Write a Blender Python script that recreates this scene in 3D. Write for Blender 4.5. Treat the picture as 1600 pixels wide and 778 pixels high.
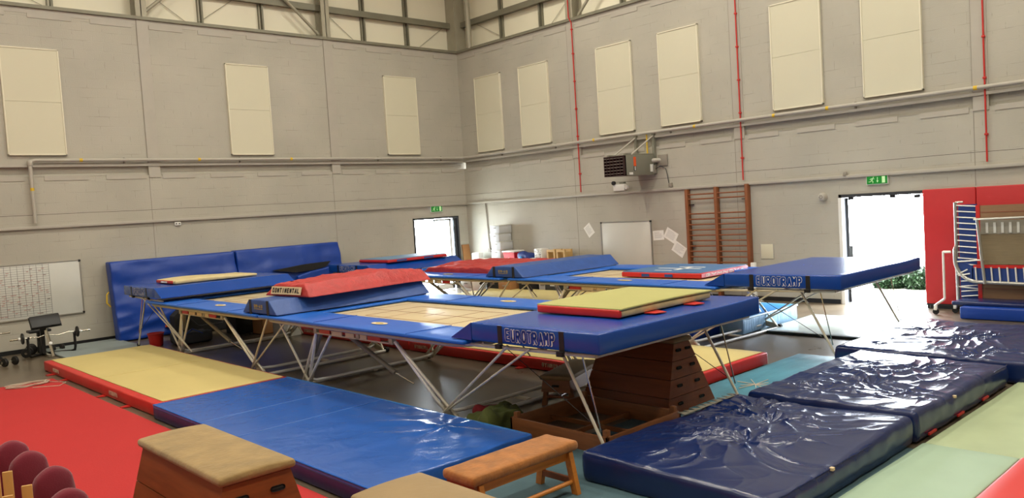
import bpy, bmesh, math, random
from mathutils import Vector, Matrix, noise
for _o in list(bpy.data.objects): bpy.data.objects.remove(_o, do_unlink=True)
SC = bpy.context.scene
COL = SC.collection
R = math.radians
rnd = random.Random(7)

# ------------------------------------------------------------------ camera
cd = bpy.data.cameras.new('camera'); cam = bpy.data.objects.new('camera', cd); COL.objects.link(cam)
cd.sensor_width = 36; cd.lens = 36 * 1251.8 / 1600; cd.clip_end = 300
_yaw, _pit, _rol = R(47.06352), R(-3.02411), R(-3.58526)
_f = Vector((math.cos(_yaw)*math.cos(_pit), math.sin(_yaw)*math.cos(_pit), math.sin(_pit)))
_r = Vector((math.sin(_yaw), -math.cos(_yaw), 0)); _u = _r.cross(_f)
_r2 = math.cos(_rol)*_r + math.sin(_rol)*_u; _u2 = -math.sin(_rol)*_r + math.cos(_rol)*_u
_m = Matrix((( _r2.x, _u2.x, -_f.x, -17.7094), (_r2.y, _u2.y, -_f.y, -21.1853), (_r2.z, _u2.z, -_f.z, 2.6644), (0, 0, 0, 1)))
cam.matrix_world = _m
SC.camera = cam
SC.view_settings.view_transform = 'Standard'; SC.view_settings.look = 'None'
SC.view_settings.exposure = 0.0; SC.view_settings.gamma = 1; SC.view_settings.use_curve_mapping = False

# ------------------------------------------------------------------ world and lamps
LAMP_W = 205; WORLD = 52.0
w = bpy.data.worlds.new('sky'); SC.world = w; w.use_nodes = True
bg = w.node_tree.nodes['Background']; bg.inputs[0].default_value = (0.86, 0.93, 1.0, 1); bg.inputs[1].default_value = WORLD
def lamp(x, y, z, e, sx=1.3, sy=.5, col=(1, .955, .82)):
    l = bpy.data.lights.new('bay_lamp', 'AREA'); l.shape = 'RECTANGLE'; l.size = sx; l.size_y = sy; l.energy = e; l.color = col
    o = bpy.data.objects.new('bay_lamp', l); o.location = (x, y, z); COL.objects.link(o); return o
for lx in (-18.5, -13.5, -8.5, -3.5):
    for ly in (-22, -16.5, -11, -5.5):
        lamp(lx, ly, 11.2, LAMP_W)
def portal(loc, rot, sx, sy):
    l = bpy.data.lights.new('door_portal', 'AREA'); l.shape = 'RECTANGLE'; l.size = sx; l.size_y = sy
    l.cycles.is_portal = True
    o = bpy.data.objects.new('door_portal', l); o.location = loc; o.rotation_euler = rot; COL.objects.link(o)
portal((.25, -13.97, 1.23), (0, R(90), 0), 2.46, 1.9)
portal((-1.4, .25, 1.23), (R(-90), 0, 0), 1.85, 2.46)

# ------------------------------------------------------------------ materials
def lin(c):
    return tuple((v/255/12.92 if v/255 <= .04045 else ((v/255+.055)/1.055)**2.4) for v in c) + (1,)
MATS = {}
def mat(name, rgb, rough=.5, metal=0, bump=0, bscale=8, bdet=3, var=0, vscale=3, coat=0, alpha=1, dist=0, spec=.5, emit=0, stretch=None, sheen=0):
    if name in MATS: return MATS[name]
    m = bpy.data.materials.new(name); m.use_nodes = True; nt = m.node_tree; N = nt.nodes; L = nt.links
    b = N['Principled BSDF']; c = lin(rgb)
    b.inputs['Base Color'].default_value = c; b.inputs['Roughness'].default_value = rough; b.inputs['Metallic'].default_value = metal
    b.inputs['Coat Weight'].default_value = coat; b.inputs['Coat Roughness'].default_value = .1
    b.inputs['Specular IOR Level'].default_value = spec; b.inputs['Alpha'].default_value = alpha
    b.inputs['Sheen Weight'].default_value = sheen
    if emit: b.inputs['Emission Color'].default_value = c; b.inputs['Emission Strength'].default_value = emit
    tc = N.new('ShaderNodeTexCoord'); mp = N.new('ShaderNodeMapping'); L.new(tc.outputs['Object'], mp.inputs[0])
    if stretch: mp.inputs['Scale'].default_value = stretch
    n2 = N.new('ShaderNodeTexNoise'); n2.inputs['Scale'].default_value = vscale; n2.inputs['Detail'].default_value = 4; L.new(mp.outputs[0], n2.inputs[0])
    mx = N.new('ShaderNodeMixRGB'); mx.blend_type = 'MULTIPLY'; mx.inputs[0].default_value = 1; mx.inputs[1].default_value = c
    rp = N.new('ShaderNodeValToRGB'); v = max(var, .03)
    rp.color_ramp.elements[0].position = .3; rp.color_ramp.elements[0].color = (1-v, 1-v, 1-v, 1)
    rp.color_ramp.elements[1].position = .7; rp.color_ramp.elements[1].color = (1, 1, 1, 1)
    L.new(n2.outputs[0], rp.inputs[0]); L.new(rp.outputs[0], mx.inputs[2]); L.new(mx.outputs[0], b.inputs['Base Color'])
    if bump:
        n = N.new('ShaderNodeTexNoise'); n.inputs['Scale'].default_value = bscale; n.inputs['Detail'].default_value = bdet; n.inputs['Distortion'].default_value = dist
        bp = N.new('ShaderNodeBump'); bp.inputs['Strength'].default_value = bump; bp.inputs['Distance'].default_value = .02
        L.new(mp.outputs[0], n.inputs[0]); L.new(n.outputs[0], bp.inputs['Height']); L.new(bp.outputs[0], b.inputs['Normal'])
    MATS[name] = m; return m

def block_wall(name, axis):
    m = bpy.data.materials.new(name); m.use_nodes = True; nt = m.node_tree; N = nt.nodes; L = nt.links; b = N['Principled BSDF']
    b.inputs['Roughness'].default_value = .62
    g = N.new('ShaderNodeNewGeometry'); sp = N.new('ShaderNodeSeparateXYZ'); L.new(g.outputs['Position'], sp.inputs[0])
    cb = N.new('ShaderNodeCombineXYZ'); L.new(sp.outputs[axis], cb.inputs[0]); L.new(sp.outputs[2], cb.inputs[1])
    br = N.new('ShaderNodeTexBrick'); br.offset = .5; L.new(cb.outputs[0], br.inputs['Vector'])
    br.inputs['Scale'].default_value = 1; br.inputs['Brick Width'].default_value = .45; br.inputs['Row Height'].default_value = .2283
    br.inputs['Mortar Size'].default_value = .006; br.inputs['Mortar Smooth'].default_value = .3
    n = N.new('ShaderNodeTexNoise'); n.inputs['Scale'].default_value = .7; n.inputs['Detail'].default_value = 5; L.new(g.outputs['Position'], n.inputs[0])
    rp = N.new('ShaderNodeValToRGB'); rp.color_ramp.elements[0].position = .25; rp.color_ramp.elements[1].position = .75
    rp.color_ramp.elements[0].color = lin((167, 162, 149)); rp.color_ramp.elements[1].color = lin((181, 175, 161)); L.new(n.outputs[0], rp.inputs[0])
    n3 = N.new('ShaderNodeTexNoise'); n3.inputs['Scale'].default_value = 1.8; n3.inputs['Detail'].default_value = 3
    mp = N.new('ShaderNodeMapping'); mp.inputs['Scale'].default_value = (1, 1, 4); L.new(g.outputs['Position'], mp.inputs[0]); L.new(mp.outputs[0], n3.inputs[0])
    r3 = N.new('ShaderNodeValToRGB'); r3.color_ramp.elements[0].position = .5; r3.color_ramp.elements[1].position = .66; L.new(n3.outputs[0], r3.inputs[0])
    ml = N.new('ShaderNodeMath'); ml.operation = 'MULTIPLY'; L.new(br.outputs['Fac'], ml.inputs[0]); L.new(r3.outputs[0], ml.inputs[1])
    mx = N.new('ShaderNodeMixRGB'); L.new(ml.outputs[0], mx.inputs[0]); L.new(rp.outputs[0], mx.inputs[1]); mx.inputs[2].default_value = lin((150, 144, 131))
    # long open joint at 3.16 m
    nz = N.new('ShaderNodeTexNoise'); nz.inputs['Scale'].default_value = .8; L.new(g.outputs['Position'], nz.inputs[0])
    a1 = N.new('ShaderNodeMath'); a1.operation = 'MULTIPLY_ADD'; L.new(nz.outputs[0], a1.inputs[0]); a1.inputs[1].default_value = .03; L.new(sp.outputs[2], a1.inputs[2])
    a2 = N.new('ShaderNodeMath'); a2.operation = 'COMPARE'; L.new(a1.outputs[0], a2.inputs[0]); a2.inputs[1].default_value = 3.175; a2.inputs[2].default_value = .0055
    m2 = N.new('ShaderNodeMixRGB'); L.new(a2.outputs[0], m2.inputs[0]); L.new(mx.outputs[0], m2.inputs[1]); m2.inputs[2].default_value = lin((95, 88, 80))
    L.new(m2.outputs[0], b.inputs['Base Color'])
    n4 = N.new('ShaderNodeTexNoise'); n4.inputs['Scale'].default_value = 40; L.new(g.outputs['Position'], n4.inputs[0])
    h = N.new('ShaderNodeMath'); h.operation = 'MULTIPLY_ADD'; L.new(br.outputs['Fac'], h.inputs[0]); h.inputs[1].default_value = -1; L.new(n4.outputs[0], h.inputs[2])
    bp = N.new('ShaderNodeBump'); bp.inputs['Strength'].default_value = .35; bp.inputs['Distance'].default_value = .006; L.new(h.outputs[0], bp.inputs['Height'])
    L.new(bp.outputs[0], b.inputs['Normal']); return m
BL_L = block_wall('painted blockwork left', 0); BL_R = block_wall('painted blockwork right', 1)
M_ledge = mat('painted ledge', (176, 169, 157), .5, var=.06)
M_under = mat('steel band', (140, 132, 120), .6, var=.1)
M_beam = mat('galvanised beam', (132, 128, 110), .5, .2, var=.15)
M_steel = mat('grey steel column', (166, 160, 140), .5, .1, var=.1)
M_clad = mat('cream cladding', (238, 231, 208), .55, var=.04, vscale=1)
M_panel = mat('acoustic board', (208, 202, 178), .75, var=.03, vscale=1)
M_paneledge = mat('panel trim', (222, 215, 192), .5)
M_red = mat('red paint', (190, 40, 34), .45)
M_white = mat('white plastic', (228, 226, 220), .4)
M_wht2 = mat('white board enamel', (205, 204, 196), .3, var=.03)
M_black = mat('black plastic', (25, 25, 26), .45)
M_dark = mat('dark door frame', (48, 50, 54), .45)
M_alu = mat('aluminium', (185, 183, 175), .3, .8, var=.1)
M_chrome = mat('chrome', (200, 196, 182), .18, 1)
M_frame = mat('beige frame', (188, 178, 152), .45, .2, var=.08)
M_tube = mat('galvanised tube', (228, 220, 200), .28, .2, var=.15)
M_wtube = mat('white tube', (236, 233, 224), .35, .15)
M_foam = mat('grey foam sleeve', (120, 112, 96), .8)
M_padb = mat('blue pad vinyl', (22, 94, 190), .36, bump=.12, bscale=5, var=.08, dist=.5)
M_deck = mat('royal blue vinyl', (4, 64, 150), .26, bump=.10, bscale=3, var=.06, dist=.6, spec=.5)
M_deckside = M_deck
M_dull = mat('faded navy vinyl', (42, 76, 140), .45, bump=.4, bscale=5, var=.18, vscale=6, dist=1.2)
M_navy = mat('navy vinyl', (18, 36, 84), .25, bump=.16, bscale=2.2, bdet=3, dist=1.2, var=.1, spec=.6)
M_wallmat = mat('blue leaning mat vinyl', (8, 58, 150), .4, bump=.35, bscale=2.5, dist=1.2, var=.1)
M_floorblue = mat('blue folding mat vinyl', (40, 90, 172), .22, bump=.35, bscale=4, bdet=4, dist=1.4, var=.08, vscale=2)
M_teal = mat('teal carpet mat', (66, 134, 154), .45, bump=.25, bscale=9, var=.25, vscale=2, stretch=(.6, 3, 1))
M_teal2 = mat('dull teal carpet', (72, 100, 108), .75, bump=.2, bscale=20, var=.2, vscale=2)
M_pale = mat('pale turquoise mat', (226, 238, 232), .2, bump=.2, bscale=6, var=.1)
M_green = mat('sage green mat', (172, 186, 148), .5, bump=.12, bscale=6, var=.18, vscale=1.5)
M_redv = mat('red vinyl', (196, 36, 30), .42, bump=.2, bscale=5, var=.1)
M_redmat = mat('faded red canvas', (178, 48, 46), .5, bump=1.0, bscale=7, bdet=5, dist=1.6, var=.25, vscale=7)
M_redwall = mat('red wall padding', (186, 32, 36), .5, var=.05)
M_redcarpet = mat('red carpet', (174, 26, 26), .85, bump=.1, bscale=60, var=.05, vscale=1.2)
M_yel = mat('cream yellow carpet mat', (194, 175, 112), .8, bump=.15, bscale=50, var=.08, vscale=1)
M_yel2 = mat('khaki yellow mat', (166, 162, 98), .75, bump=.1, bscale=40, var=.05)
M_cream = mat('cream canvas', (214, 194, 142), .7, bump=.3, bscale=8, var=.18, vscale=6)
M_foamcut = mat('tan foam edge', (205, 180, 130), .8, bump=.3, bscale=10, var=.2, vscale=8)
M_wood = mat('varnished brown wood', (142, 76, 36), .38, bump=.06, bscale=6, var=.3, vscale=4, stretch=(1, .5, 6))
M_wooddk = mat('dark brown wood', (136, 84, 48), .45, bump=.06, bscale=6, var=.3, vscale=4, stretch=(1, .5, 6))
M_wood2 = mat('orange pine', (194, 120, 46), .4, bump=.06, bscale=6, var=.25, vscale=5, stretch=(.5, 5, 5))
M_bars = mat('wall bar wood', (136, 78, 42), .45, var=.25, vscale=5, stretch=(3, 3, .4))
M_suede = mat('tan suede', (158, 130, 82), .95, bump=.3, bscale=30, var=.28, vscale=7, sheen=.2)
M_suede2 = mat('orange brown suede', (172, 108, 46), .9, bump=.3, bscale=30, var=.4, vscale=8, sheen=.2)
M_suede3 = mat('grey brown leather', (150, 124, 84), .7, bump=.2, bscale=20, var=.15)
M_card = mat('cardboard', (160, 112, 66), .8, var=.12)
M_pine = mat('pale pine', (206, 168, 108), .55, var=.15, stretch=(3, 3, .5))
M_pine2 = mat('light honey wood', (206, 156, 84), .45, var=.18, stretch=(4, 4, .5))
M_maroon = mat('maroon upholstery', (116, 22, 42), .95, bump=.15, bscale=90, var=.12, sheen=.25)
M_paper = mat('paper', (236, 234, 228), .6)
M_pnote = mat('paper print', (150, 150, 152), .7)
M_greensign = mat('exit sign green', (16, 130, 42), .35, emit=.15)
M_signw = mat('exit sign pale', (190, 225, 170), .4, emit=.25)
M_grey = mat('heater grey', (128, 126, 112), .42, .1, var=.05)
M_grill = mat('heater grille maroon', (52, 26, 26), .5)
M_orange = mat('orange label', (226, 88, 34), .5)
M_yelp = mat('yellow plastic', (214, 176, 40), .5)
M_rubber = mat('black rubber', (20, 20, 20), .8)
M_iron = mat('black iron', (34, 32, 30), .5, .3)
M_mesh = mat('trampoline web', (214, 194, 150), .6)
M_line = mat('bed line brown', (140, 78, 56), .7)
M_blackfab = mat('black fabric', (30, 28, 26), .9, bump=.4, bscale=6)
M_olive = mat('olive cloth', (92, 100, 48), .95, bump=.8, bscale=5, dist=1, var=.3)
M_conc = mat('outside concrete', (200, 196, 186), .8, var=.1)
M_leaf = mat('leaf green', (20, 52, 16), .6, var=.5, vscale=9)
M_ltblue = mat('light blue crash mat', (50, 150, 222), .35, bump=.2, bscale=5)
M_ltside = mat('pale blue pleated side', (150, 198, 236), .45, bump=.9, bscale=5, stretch=(6, 6, .4))
M_bluep = mat('blue spring pad', (28, 60, 130), .5, var=.15)
M_navytxt = mat('dull yellow print', (176, 150, 60), .6)
M_blk_txt = mat('black print', (22, 22, 24), .6)
M_tanlabel = mat('tan label', (214, 190, 150), .6)
M_cord = mat('beige cord', (196, 180, 160), .7)
M_beigenet = mat('beige netting', (188, 160, 120), .7)

def glass_mat():
    m = bpy.data.materials.new('door glass'); m.use_nodes = True; b = m.node_tree.nodes['Principled BSDF']
    b.inputs['Base Color'].default_value = (.78, .9, .93, 1); b.inputs['Roughness'].default_value = .03
    b.inputs['Transmission Weight'].default_value = 1; b.inputs['IOR'].default_value = 1.05; return m
M_glass = glass_mat()
def bed_mat():
    m = M_mesh; nt = m.node_tree; N = nt.nodes; L = nt.links; b = N['Principled BSDF']
    tc = N.new('ShaderNodeTexCoord'); ck = N.new('ShaderNodeTexWave'); ck.bands_direction = 'X'; ck.inputs['Scale'].default_value = 8; L.new(tc.outputs['Object'], ck.inputs[0])
    cy = N.new('ShaderNodeTexWave'); cy.bands_direction = 'Y'; cy.inputs['Scale'].default_value = 8; L.new(tc.outputs['Object'], cy.inputs[0])
    ml = N.new('ShaderNodeMath'); ml.operation = 'MULTIPLY'; L.new(ck.outputs[1], ml.inputs[0]); L.new(cy.outputs[1], ml.inputs[1])
    r = N.new('ShaderNodeValToRGB'); r.color_ramp.elements[0].color = lin((180, 160, 122)); r.color_ramp.elements[1].color = lin((208, 192, 156)); r.color_ramp.elements[1].position = .5
    L.new(ml.outputs[0], r.inputs[0]); L.new(r.outputs[0], b.inputs['Base Color']); b.inputs['Roughness'].default_value = .45
bed_mat()
def floor_mat():
    m = bpy.data.materials.new('dark sports floor'); m.use_nodes = True; nt = m.node_tree; N = nt.nodes; L = nt.links; b = N['Principled BSDF']
    g = N.new('ShaderNodeNewGeometry')
    n = N.new('ShaderNodeTexNoise'); n.inputs['Scale'].default_value = 1.3; n.inputs['Detail'].default_value = 8; n.inputs['Roughness'].default_value = .65; L.new(g.outputs['Position'], n.inputs[0])
    r = N.new('ShaderNodeValToRGB'); r.color_ramp.elements[0].position = .35; r.color_ramp.elements[1].position = .72
    r.color_ramp.elements[0].color = lin((82, 71, 57)); r.color_ramp.elements[1].color = lin((116, 103, 85)); L.new(n.outputs[0], r.inputs[0]); L.new(r.outputs[0], b.inputs['Base Color'])
    rr = N.new('ShaderNodeMapRange'); rr.inputs['To Min'].default_value = .2; rr.inputs['To Max'].default_value = .42; L.new(n.outputs[0], rr.inputs[0]); L.new(rr.outputs[0], b.inputs['Roughness'])
    return m
M_floor = floor_mat()

# ------------------------------------------------------------------ mesh helpers
class MB:
    def __init__(s): s.b = bmesh.new()
    def _poly(s, verts, faces):
        vs = [s.b.verts.new(v) for v in verts]
        out = []
        for f in faces:
            try: out.append(s.b.faces.new([vs[i] for i in f]))
            except ValueError: pass
        return vs, out
    def box(s, x0, x1, y0, y1, z0, z1, bev=0, seg=2, M=None):
        x0, x1 = min(x0, x1), max(x0, x1); y0, y1 = min(y0, y1), max(y0, y1); z0, z1 = min(z0, z1), max(z0, z1)
        vs = [(x, y, z) for x in (x0, x1) for y in (y0, y1) for z in (z0, z1)]
        F = [(0, 1, 3, 2), (4, 6, 7, 5), (0, 4, 5, 1), (2, 3, 7, 6), (0, 2, 6, 4), (1, 5, 7, 3)]
        bv, bf = s._poly(vs, F)
        if bev:
            es = list({e for f in bf for e in f.edges})
            r = bmesh.ops.bevel(s.b, geom=es, offset=bev, segments=seg, affect='EDGES', profile=.5)
            bv = list({v for f in r['faces'] for v in f.verts} | {v for v in bv if v.is_valid})
        if M: bmesh.ops.transform(s.b, matrix=M, verts=[v for v in bv if v.is_valid])
        return s
    def prism(s, pts, a, b_, axis=0, M=None):
        """polygon pts extruded along axis from a to b"""
        def put(p, t):
            return {0: (t, p[0], p[1]), 1: (p[0], t, p[1]), 2: (p[0], p[1], t)}[axis]
        n = len(pts); vs = [put(p, a) for p in pts] + [put(p, b_) for p in pts]
        F = [tuple(range(n)), tuple(range(2*n-1, n-1, -1))] + [(i, i+n, (i+1) % n+n, (i+1) % n) for i in range(n)]
        bv, _ = s._poly(vs, F)
        if M: bmesh.ops.transform(s.b, matrix=M, verts=bv)
        return s
    def frust(s, base, top, z0, z1):
        """base, top: (x0,x1,y0,y1)"""
        q = lambda r, z: [(r[0], r[2], z), (r[1], r[2], z), (r[1], r[3], z), (r[0], r[3], z)]
        s._poly(q(base, z0)+q(top, z1), [(3, 2, 1, 0), (4, 5, 6, 7), (0, 1, 5, 4), (1, 2, 6, 5), (2, 3, 7, 6), (3, 0, 4, 7)]); return s
    def tube(s, pts, r, seg=10, closed=False, r2=None):
        pts = [Vector(p) for p in pts]; n = len(pts); rings = []; up = None
        for i, p in enumerate(pts):
            a = pts[i-1] if (i > 0 or closed) else p; c = pts[(i+1) % n] if (i < n-1 or closed) else p
            t = (c-a).normalized()
            if up is None: up = Vector((0, 0, 1)) if abs(t.z) < .9 else Vector((1, 0, 0))
            sd = t.cross(up).normalized(); up = sd.cross(t).normalized()
            rad = r if r2 is None else r+(r2-r)*i/max(1, n-1)
            rings.append([s.b.verts.new(p+rad*(math.cos(k*2*math.pi/seg)*sd+math.sin(k*2*math.pi/seg)*up)) for k in range(seg)])
        for i in range(n if closed else n-1):
            A, B = rings[i], rings[(i+1) % n]
            for k in range(seg): s.b.faces.new((A[k], A[(k+1) % seg], B[(k+1) % seg], B[k]))
        if not closed:
            s.b.faces.new(rings[0][::-1]); s.b.faces.new(rings[-1])
        return s
    def lathe(s, prof, seg=20, M=None):
        rings = []; vs = []
        for r_, z in prof:
            rg = [s.b.verts.new((r_*math.cos(k*2*math.pi/seg), r_*math.sin(k*2*math.pi/seg), z)) for k in range(seg)]; rings.append(rg); vs += rg
        for A, B in zip(rings, rings[1:]):
            for k in range(seg): s.b.faces.new((A[k], A[(k+1) % seg], B[(k+1) % seg], B[k]))
        s.b.faces.new(rings[0][::-1]); s.b.faces.new(rings[-1])
        if M: bmesh.ops.transform(s.b, matrix=M, verts=vs)
        return s
    def soft(s, x0, x1, y0, y1, z0, z1, r=.03, n=(12, 12, 2), fn=None, M=None):
        """rounded box on a fine grid; fn(p,(u,v,w)) -> displaced point"""
        def ax(a, b, k):
            inner = [a+r+(b-a-2*r)*i/k for i in range(k+1)]
            return [a, a+.3*r]+inner+[b-.3*r, b]
        X, Y, Z = ax(x0, x1, n[0]), ax(y0, y1, n[1]), ax(z0, z1, n[2]); V = {}
        def vert(i, j, k):
            if (i, j, k) not in V:
                p = Vector((X[i], Y[j], Z[k]))
                q = Vector((min(max(p.x, x0+r), x1-r), min(max(p.y, y0+r), y1-r), min(max(p.z, z0+r), z1-r)))
                d = p-q
                if d.length > 1e-6: p = q+d.normalized()*r
                if fn: p = fn(p, ((p.x-x0)/(x1-x0), (p.y-y0)/(y1-y0), (p.z-z0)/(z1-z0)))
                if M: p = M @ p
                V[(i, j, k)] = s.b.verts.new(p)
            return V[(i, j, k)]
        a, b, c = len(X)-1, len(Y)-1, len(Z)-1
        for i in range(a):
            for j in range(b):
                s.b.faces.new((vert(i, j, c), vert(i+1, j, c), vert(i+1, j+1, c), vert(i, j+1, c)))
                s.b.faces.new((vert(i, j+1, 0), vert(i+1, j+1, 0), vert(i+1, j, 0), vert(i, j, 0)))
        for i in range(a):
            for k in range(c):
                s.b.faces.new((vert(i, 0, k), vert(i+1, 0, k), vert(i+1, 0, k+1), vert(i, 0, k+1)))
                s.b.faces.new((vert(i+1, b, k), vert(i, b, k), vert(i, b, k+1), vert(i+1, b, k+1)))
        for j in range(b):
            for k in range(c):
                s.b.faces.new((vert(0, j+1, k), vert(0, j, k), vert(0, j, k+1), vert(0, j+1, k+1)))
                s.b.faces.new((vert(a, j, k), vert(a, j+1, k), vert(a, j+1, k+1), vert(a, j, k+1)))
        return s
    def build(s, name, m, parent=None, org=None, smooth=None):
        if org is None: org = parent.get('_org') if parent is not None and '_org' in parent else (0, 0, 0)
        org = Vector(org)
        if org.length: bmesh.ops.translate(s.b, vec=-org, verts=s.b.verts)
        bmesh.ops.recalc_face_normals(s.b, faces=s.b.faces)
        me = bpy.data.meshes.new(name); s.b.to_mesh(me); s.b.free()
        me.materials.append(m)
        if smooth is not False:
            for p in me.polygons: p.use_smooth = True
            try: me.set_sharp_from_angle(angle=R(38))
            except Exception: pass
        o = bpy.data.objects.new(name, me); COL.objects.link(o)
        if parent is not None: o.parent = parent
        else: o.location = org
        if parent is not None: o['_org'] = tuple(org)
        return o
def tag(o, label=None, cat=None, group=None, kind=None):
    if label: o['label'] = label
    if cat: o['category'] = cat
    if group: o['group'] = group
    if kind: o['kind'] = kind
    return o
def thing(name, label, cat, loc=(0, 0, 0), rz=0, group=None):
    """parts are written in world coordinates when loc given and rz=0, local ones when built at the origin"""
    o = bpy.data.objects.new(name, None); COL.objects.link(o); o.location = loc; o.rotation_euler = (0, 0, rz); o.empty_display_size = .2
    o['_org'] = tuple(loc); tag(o, label, cat, group); return o
def solo(mb, name, m, label, cat, group=None, kind=None, smooth=None):
    xs = [v.co for v in mb.b.verts]
    c = Vector(((min(v.x for v in xs)+max(v.x for v in xs))/2, (min(v.y for v in xs)+max(v.y for v in xs))/2, min(v.z for v in xs)))
    o = mb.build(name, m, None, org=c, smooth=smooth); return tag(o, label, cat, group, kind)
def struct(name, mb, m, parent=None, smooth=None):
    o = mb.build(name, m, parent, org=(0, 0, 0), smooth=smooth)
    if parent is None: o['kind'] = 'structure'
    return o
def copy_tree(o, parent=None):
    c = o.copy(); COL.objects.link(c); c.parent = parent
    for ch in list(o.children): copy_tree(ch, c)
    return c
def text(s, name, width, height, m, parent, M, off=0.0, ext=.002):
    cu = bpy.data.curves.new(name, 'FONT'); cu.body = s; cu.offset = off; cu.extrude = ext; cu.align_x = 'LEFT'
    t = bpy.data.objects.new(name, cu); COL.objects.link(t)
    bpy.context.view_layer.update()
    me = bpy.data.meshes.new_from_object(t.evaluated_get(bpy.context.evaluated_depsgraph_get()))
    bpy.data.objects.remove(t, do_unlink=True); me.name = name
    xs = [v.co.x for v in me.vertices]; ys = [v.co.y for v in me.vertices]
    sx = width/(max(xs)-min(xs)); sy = height/(max(ys)-min(ys)); x0, y0 = (min(xs)+max(xs))/2, (min(ys)+max(ys))/2
    if '_org' in parent: M = Matrix.Translation(-Vector(parent['_org'])) @ M
    for v in me.vertices: v.co = M @ Vector(((v.co.x-x0)*sx, (v.co.y-y0)*sy, v.co.z))
    me.materials.clear(); me.materials.append(m)
    o = bpy.data.objects.new(name, me); COL.objects.link(o); o.parent = parent
    return o
FONT = {'E': ['00 01 ', '01 11', '0h .8h', '00 10'], 'U': ['01 0c .20 .80 1c 11'], 'R': ['00 01 .81 1q .8h 0h', '.4h 10'], 'O': ['.20 0c 0q .21 .81 1q 1c .80 .20'],
 'T': ['01 11', '.50 .51'], 'A': ['00 .51 10', '.2k .8k'], 'M': ['00 01 .5h 11 10'], 'P': ['00 01 .81 1q .8h 0h'], 'G': ['1q .81 .21 0q 0c .20 .80 1c 1h .6h'],
 'Y': ['01 .5h 11', '.5h .50'], 'N': ['00 01 10 11'], 'V': ['01 .50 11'], 'C': ['1q .81 .21 0q 0c .20 .80 1c'], 'I': ['.50 .51'], 'L': ['01 00 10'], 'D': ['00 01 .71 1q 1c .70 00'], '-': ['.2h .8h'], '.': ['.40 .50']}
_YV = {'0': 0, '1': 1, 'h': .5, 'q': .75, 'c': .25, 'k': .35}
def stroke_text(st, name, width, height, hw, m, parent, M, ext=.001, gap=.28, wob=0):
    """block lettering from flat strokes, half width hw"""
    mb = MB(); n = len(st); cw = width/(n+gap*(n-1)); x = -width/2
    iw, ih = cw-2*hw, height-2*hw
    for ci, c in enumerate(st):
        jx, jy = (wob*math.sin(ci*2.3), wob*math.cos(ci*1.7))
        for sk in FONT[c]:
            P = [(x+hw+jx+float(t_[:-1])*iw, -height/2+hw+jy+_YV[t_[-1]]*ih) for t_ in sk.split()]
            for a, b in zip(P, P[1:]):
                d = Vector((b[0]-a[0], b[1]-a[1])); L_ = d.length
                if L_ < 1e-6: continue
                ang = math.atan2(d.y, d.x); Q = M @ Matrix.Translation((a[0], a[1], 0)) @ Matrix.Rotation(ang, 4, 'Z')
                pts = [(hw*math.cos(R(90+k*36)), hw*math.sin(R(90+k*36))) for k in range(6)]+[(L_+hw*math.cos(R(-90+k*36)), hw*math.sin(R(-90+k*36))) for k in range(6)]
                mb.prism(pts, 0, ext, 2, M=Q)
        x += cw*(1+gap)
    return mb.build(name, m, parent, smooth=False)
def frame_M(origin, xdir, ydir):
    x = Vector(xdir).normalized(); y = Vector(ydir).normalized(); z = x.cross(y)
    return Matrix(((x.x, y.x, z.x, origin[0]), (x.y, y.y, z.y, origin[1]), (x.z, y.z, z.z, origin[2]), (0, 0, 0, 1)))
def nz(x, y, z=0, s=1): return noise.noise(Vector((x*s, y*s, z)))

# ================================================================== the hall
struct('floor', MB().box(-22, 0.3, -27, 0.3, -.1, 0), M_floor, smooth=False)
# outside ground is one slab beyond both doors
struct('floor_outside', MB().box(.3, 60, -60, 60, -.12, -.02).box(-30, .3, .3, 60, -.12, -.02), M_conc, smooth=False)
def wallbox_left(mb, z0, z1, y0):  # with door hole
    D0, D1, DT = -2.31, -.40, 2.47
    if z0 >= DT: mb.box(-22, .3, y0, .3, z0, z1); return mb
    mb.box(-22, D0, y0, .3, z0, DT).box(D1, .3, y0, .3, z0, DT).box(-22, .3, y0, .3, DT, z1); return mb
mb = MB(); wallbox_left(mb, 0, 4.05, 0); mb.box(-22, .3, .08, .3, 4.05, 4.29); mb.box(-22, .3, 0, .3, 4.29, 7.95)
struct('wall_left', mb, BL_L, smooth=False)
mb = MB(); E0, E1 = -13.03, -14.88
mb.box(0, .3, E0, 0, 0, 2.47).box(0, .3, -27, E1, 0, 2.47).box(0, .3, -27, 0, 2.47, 4.05).box(.08, .3, -27, 0, 4.05, 4.29).box(0, .3, -27, 0, 4.29, 7.95)
struct('wall_right', mb, BL_R, smooth=False)
struct('wall_back', MB().box(-22.3, -22, -27, .3, 0, 12.1).box(-22, .3, -27.3, -27, 0, 12.1), BL_L, smooth=False)
struct('ceiling', MB().box(-22.3, .7, -27.3, .7, 12.0, 12.2), M_clad, smooth=False)
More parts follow.
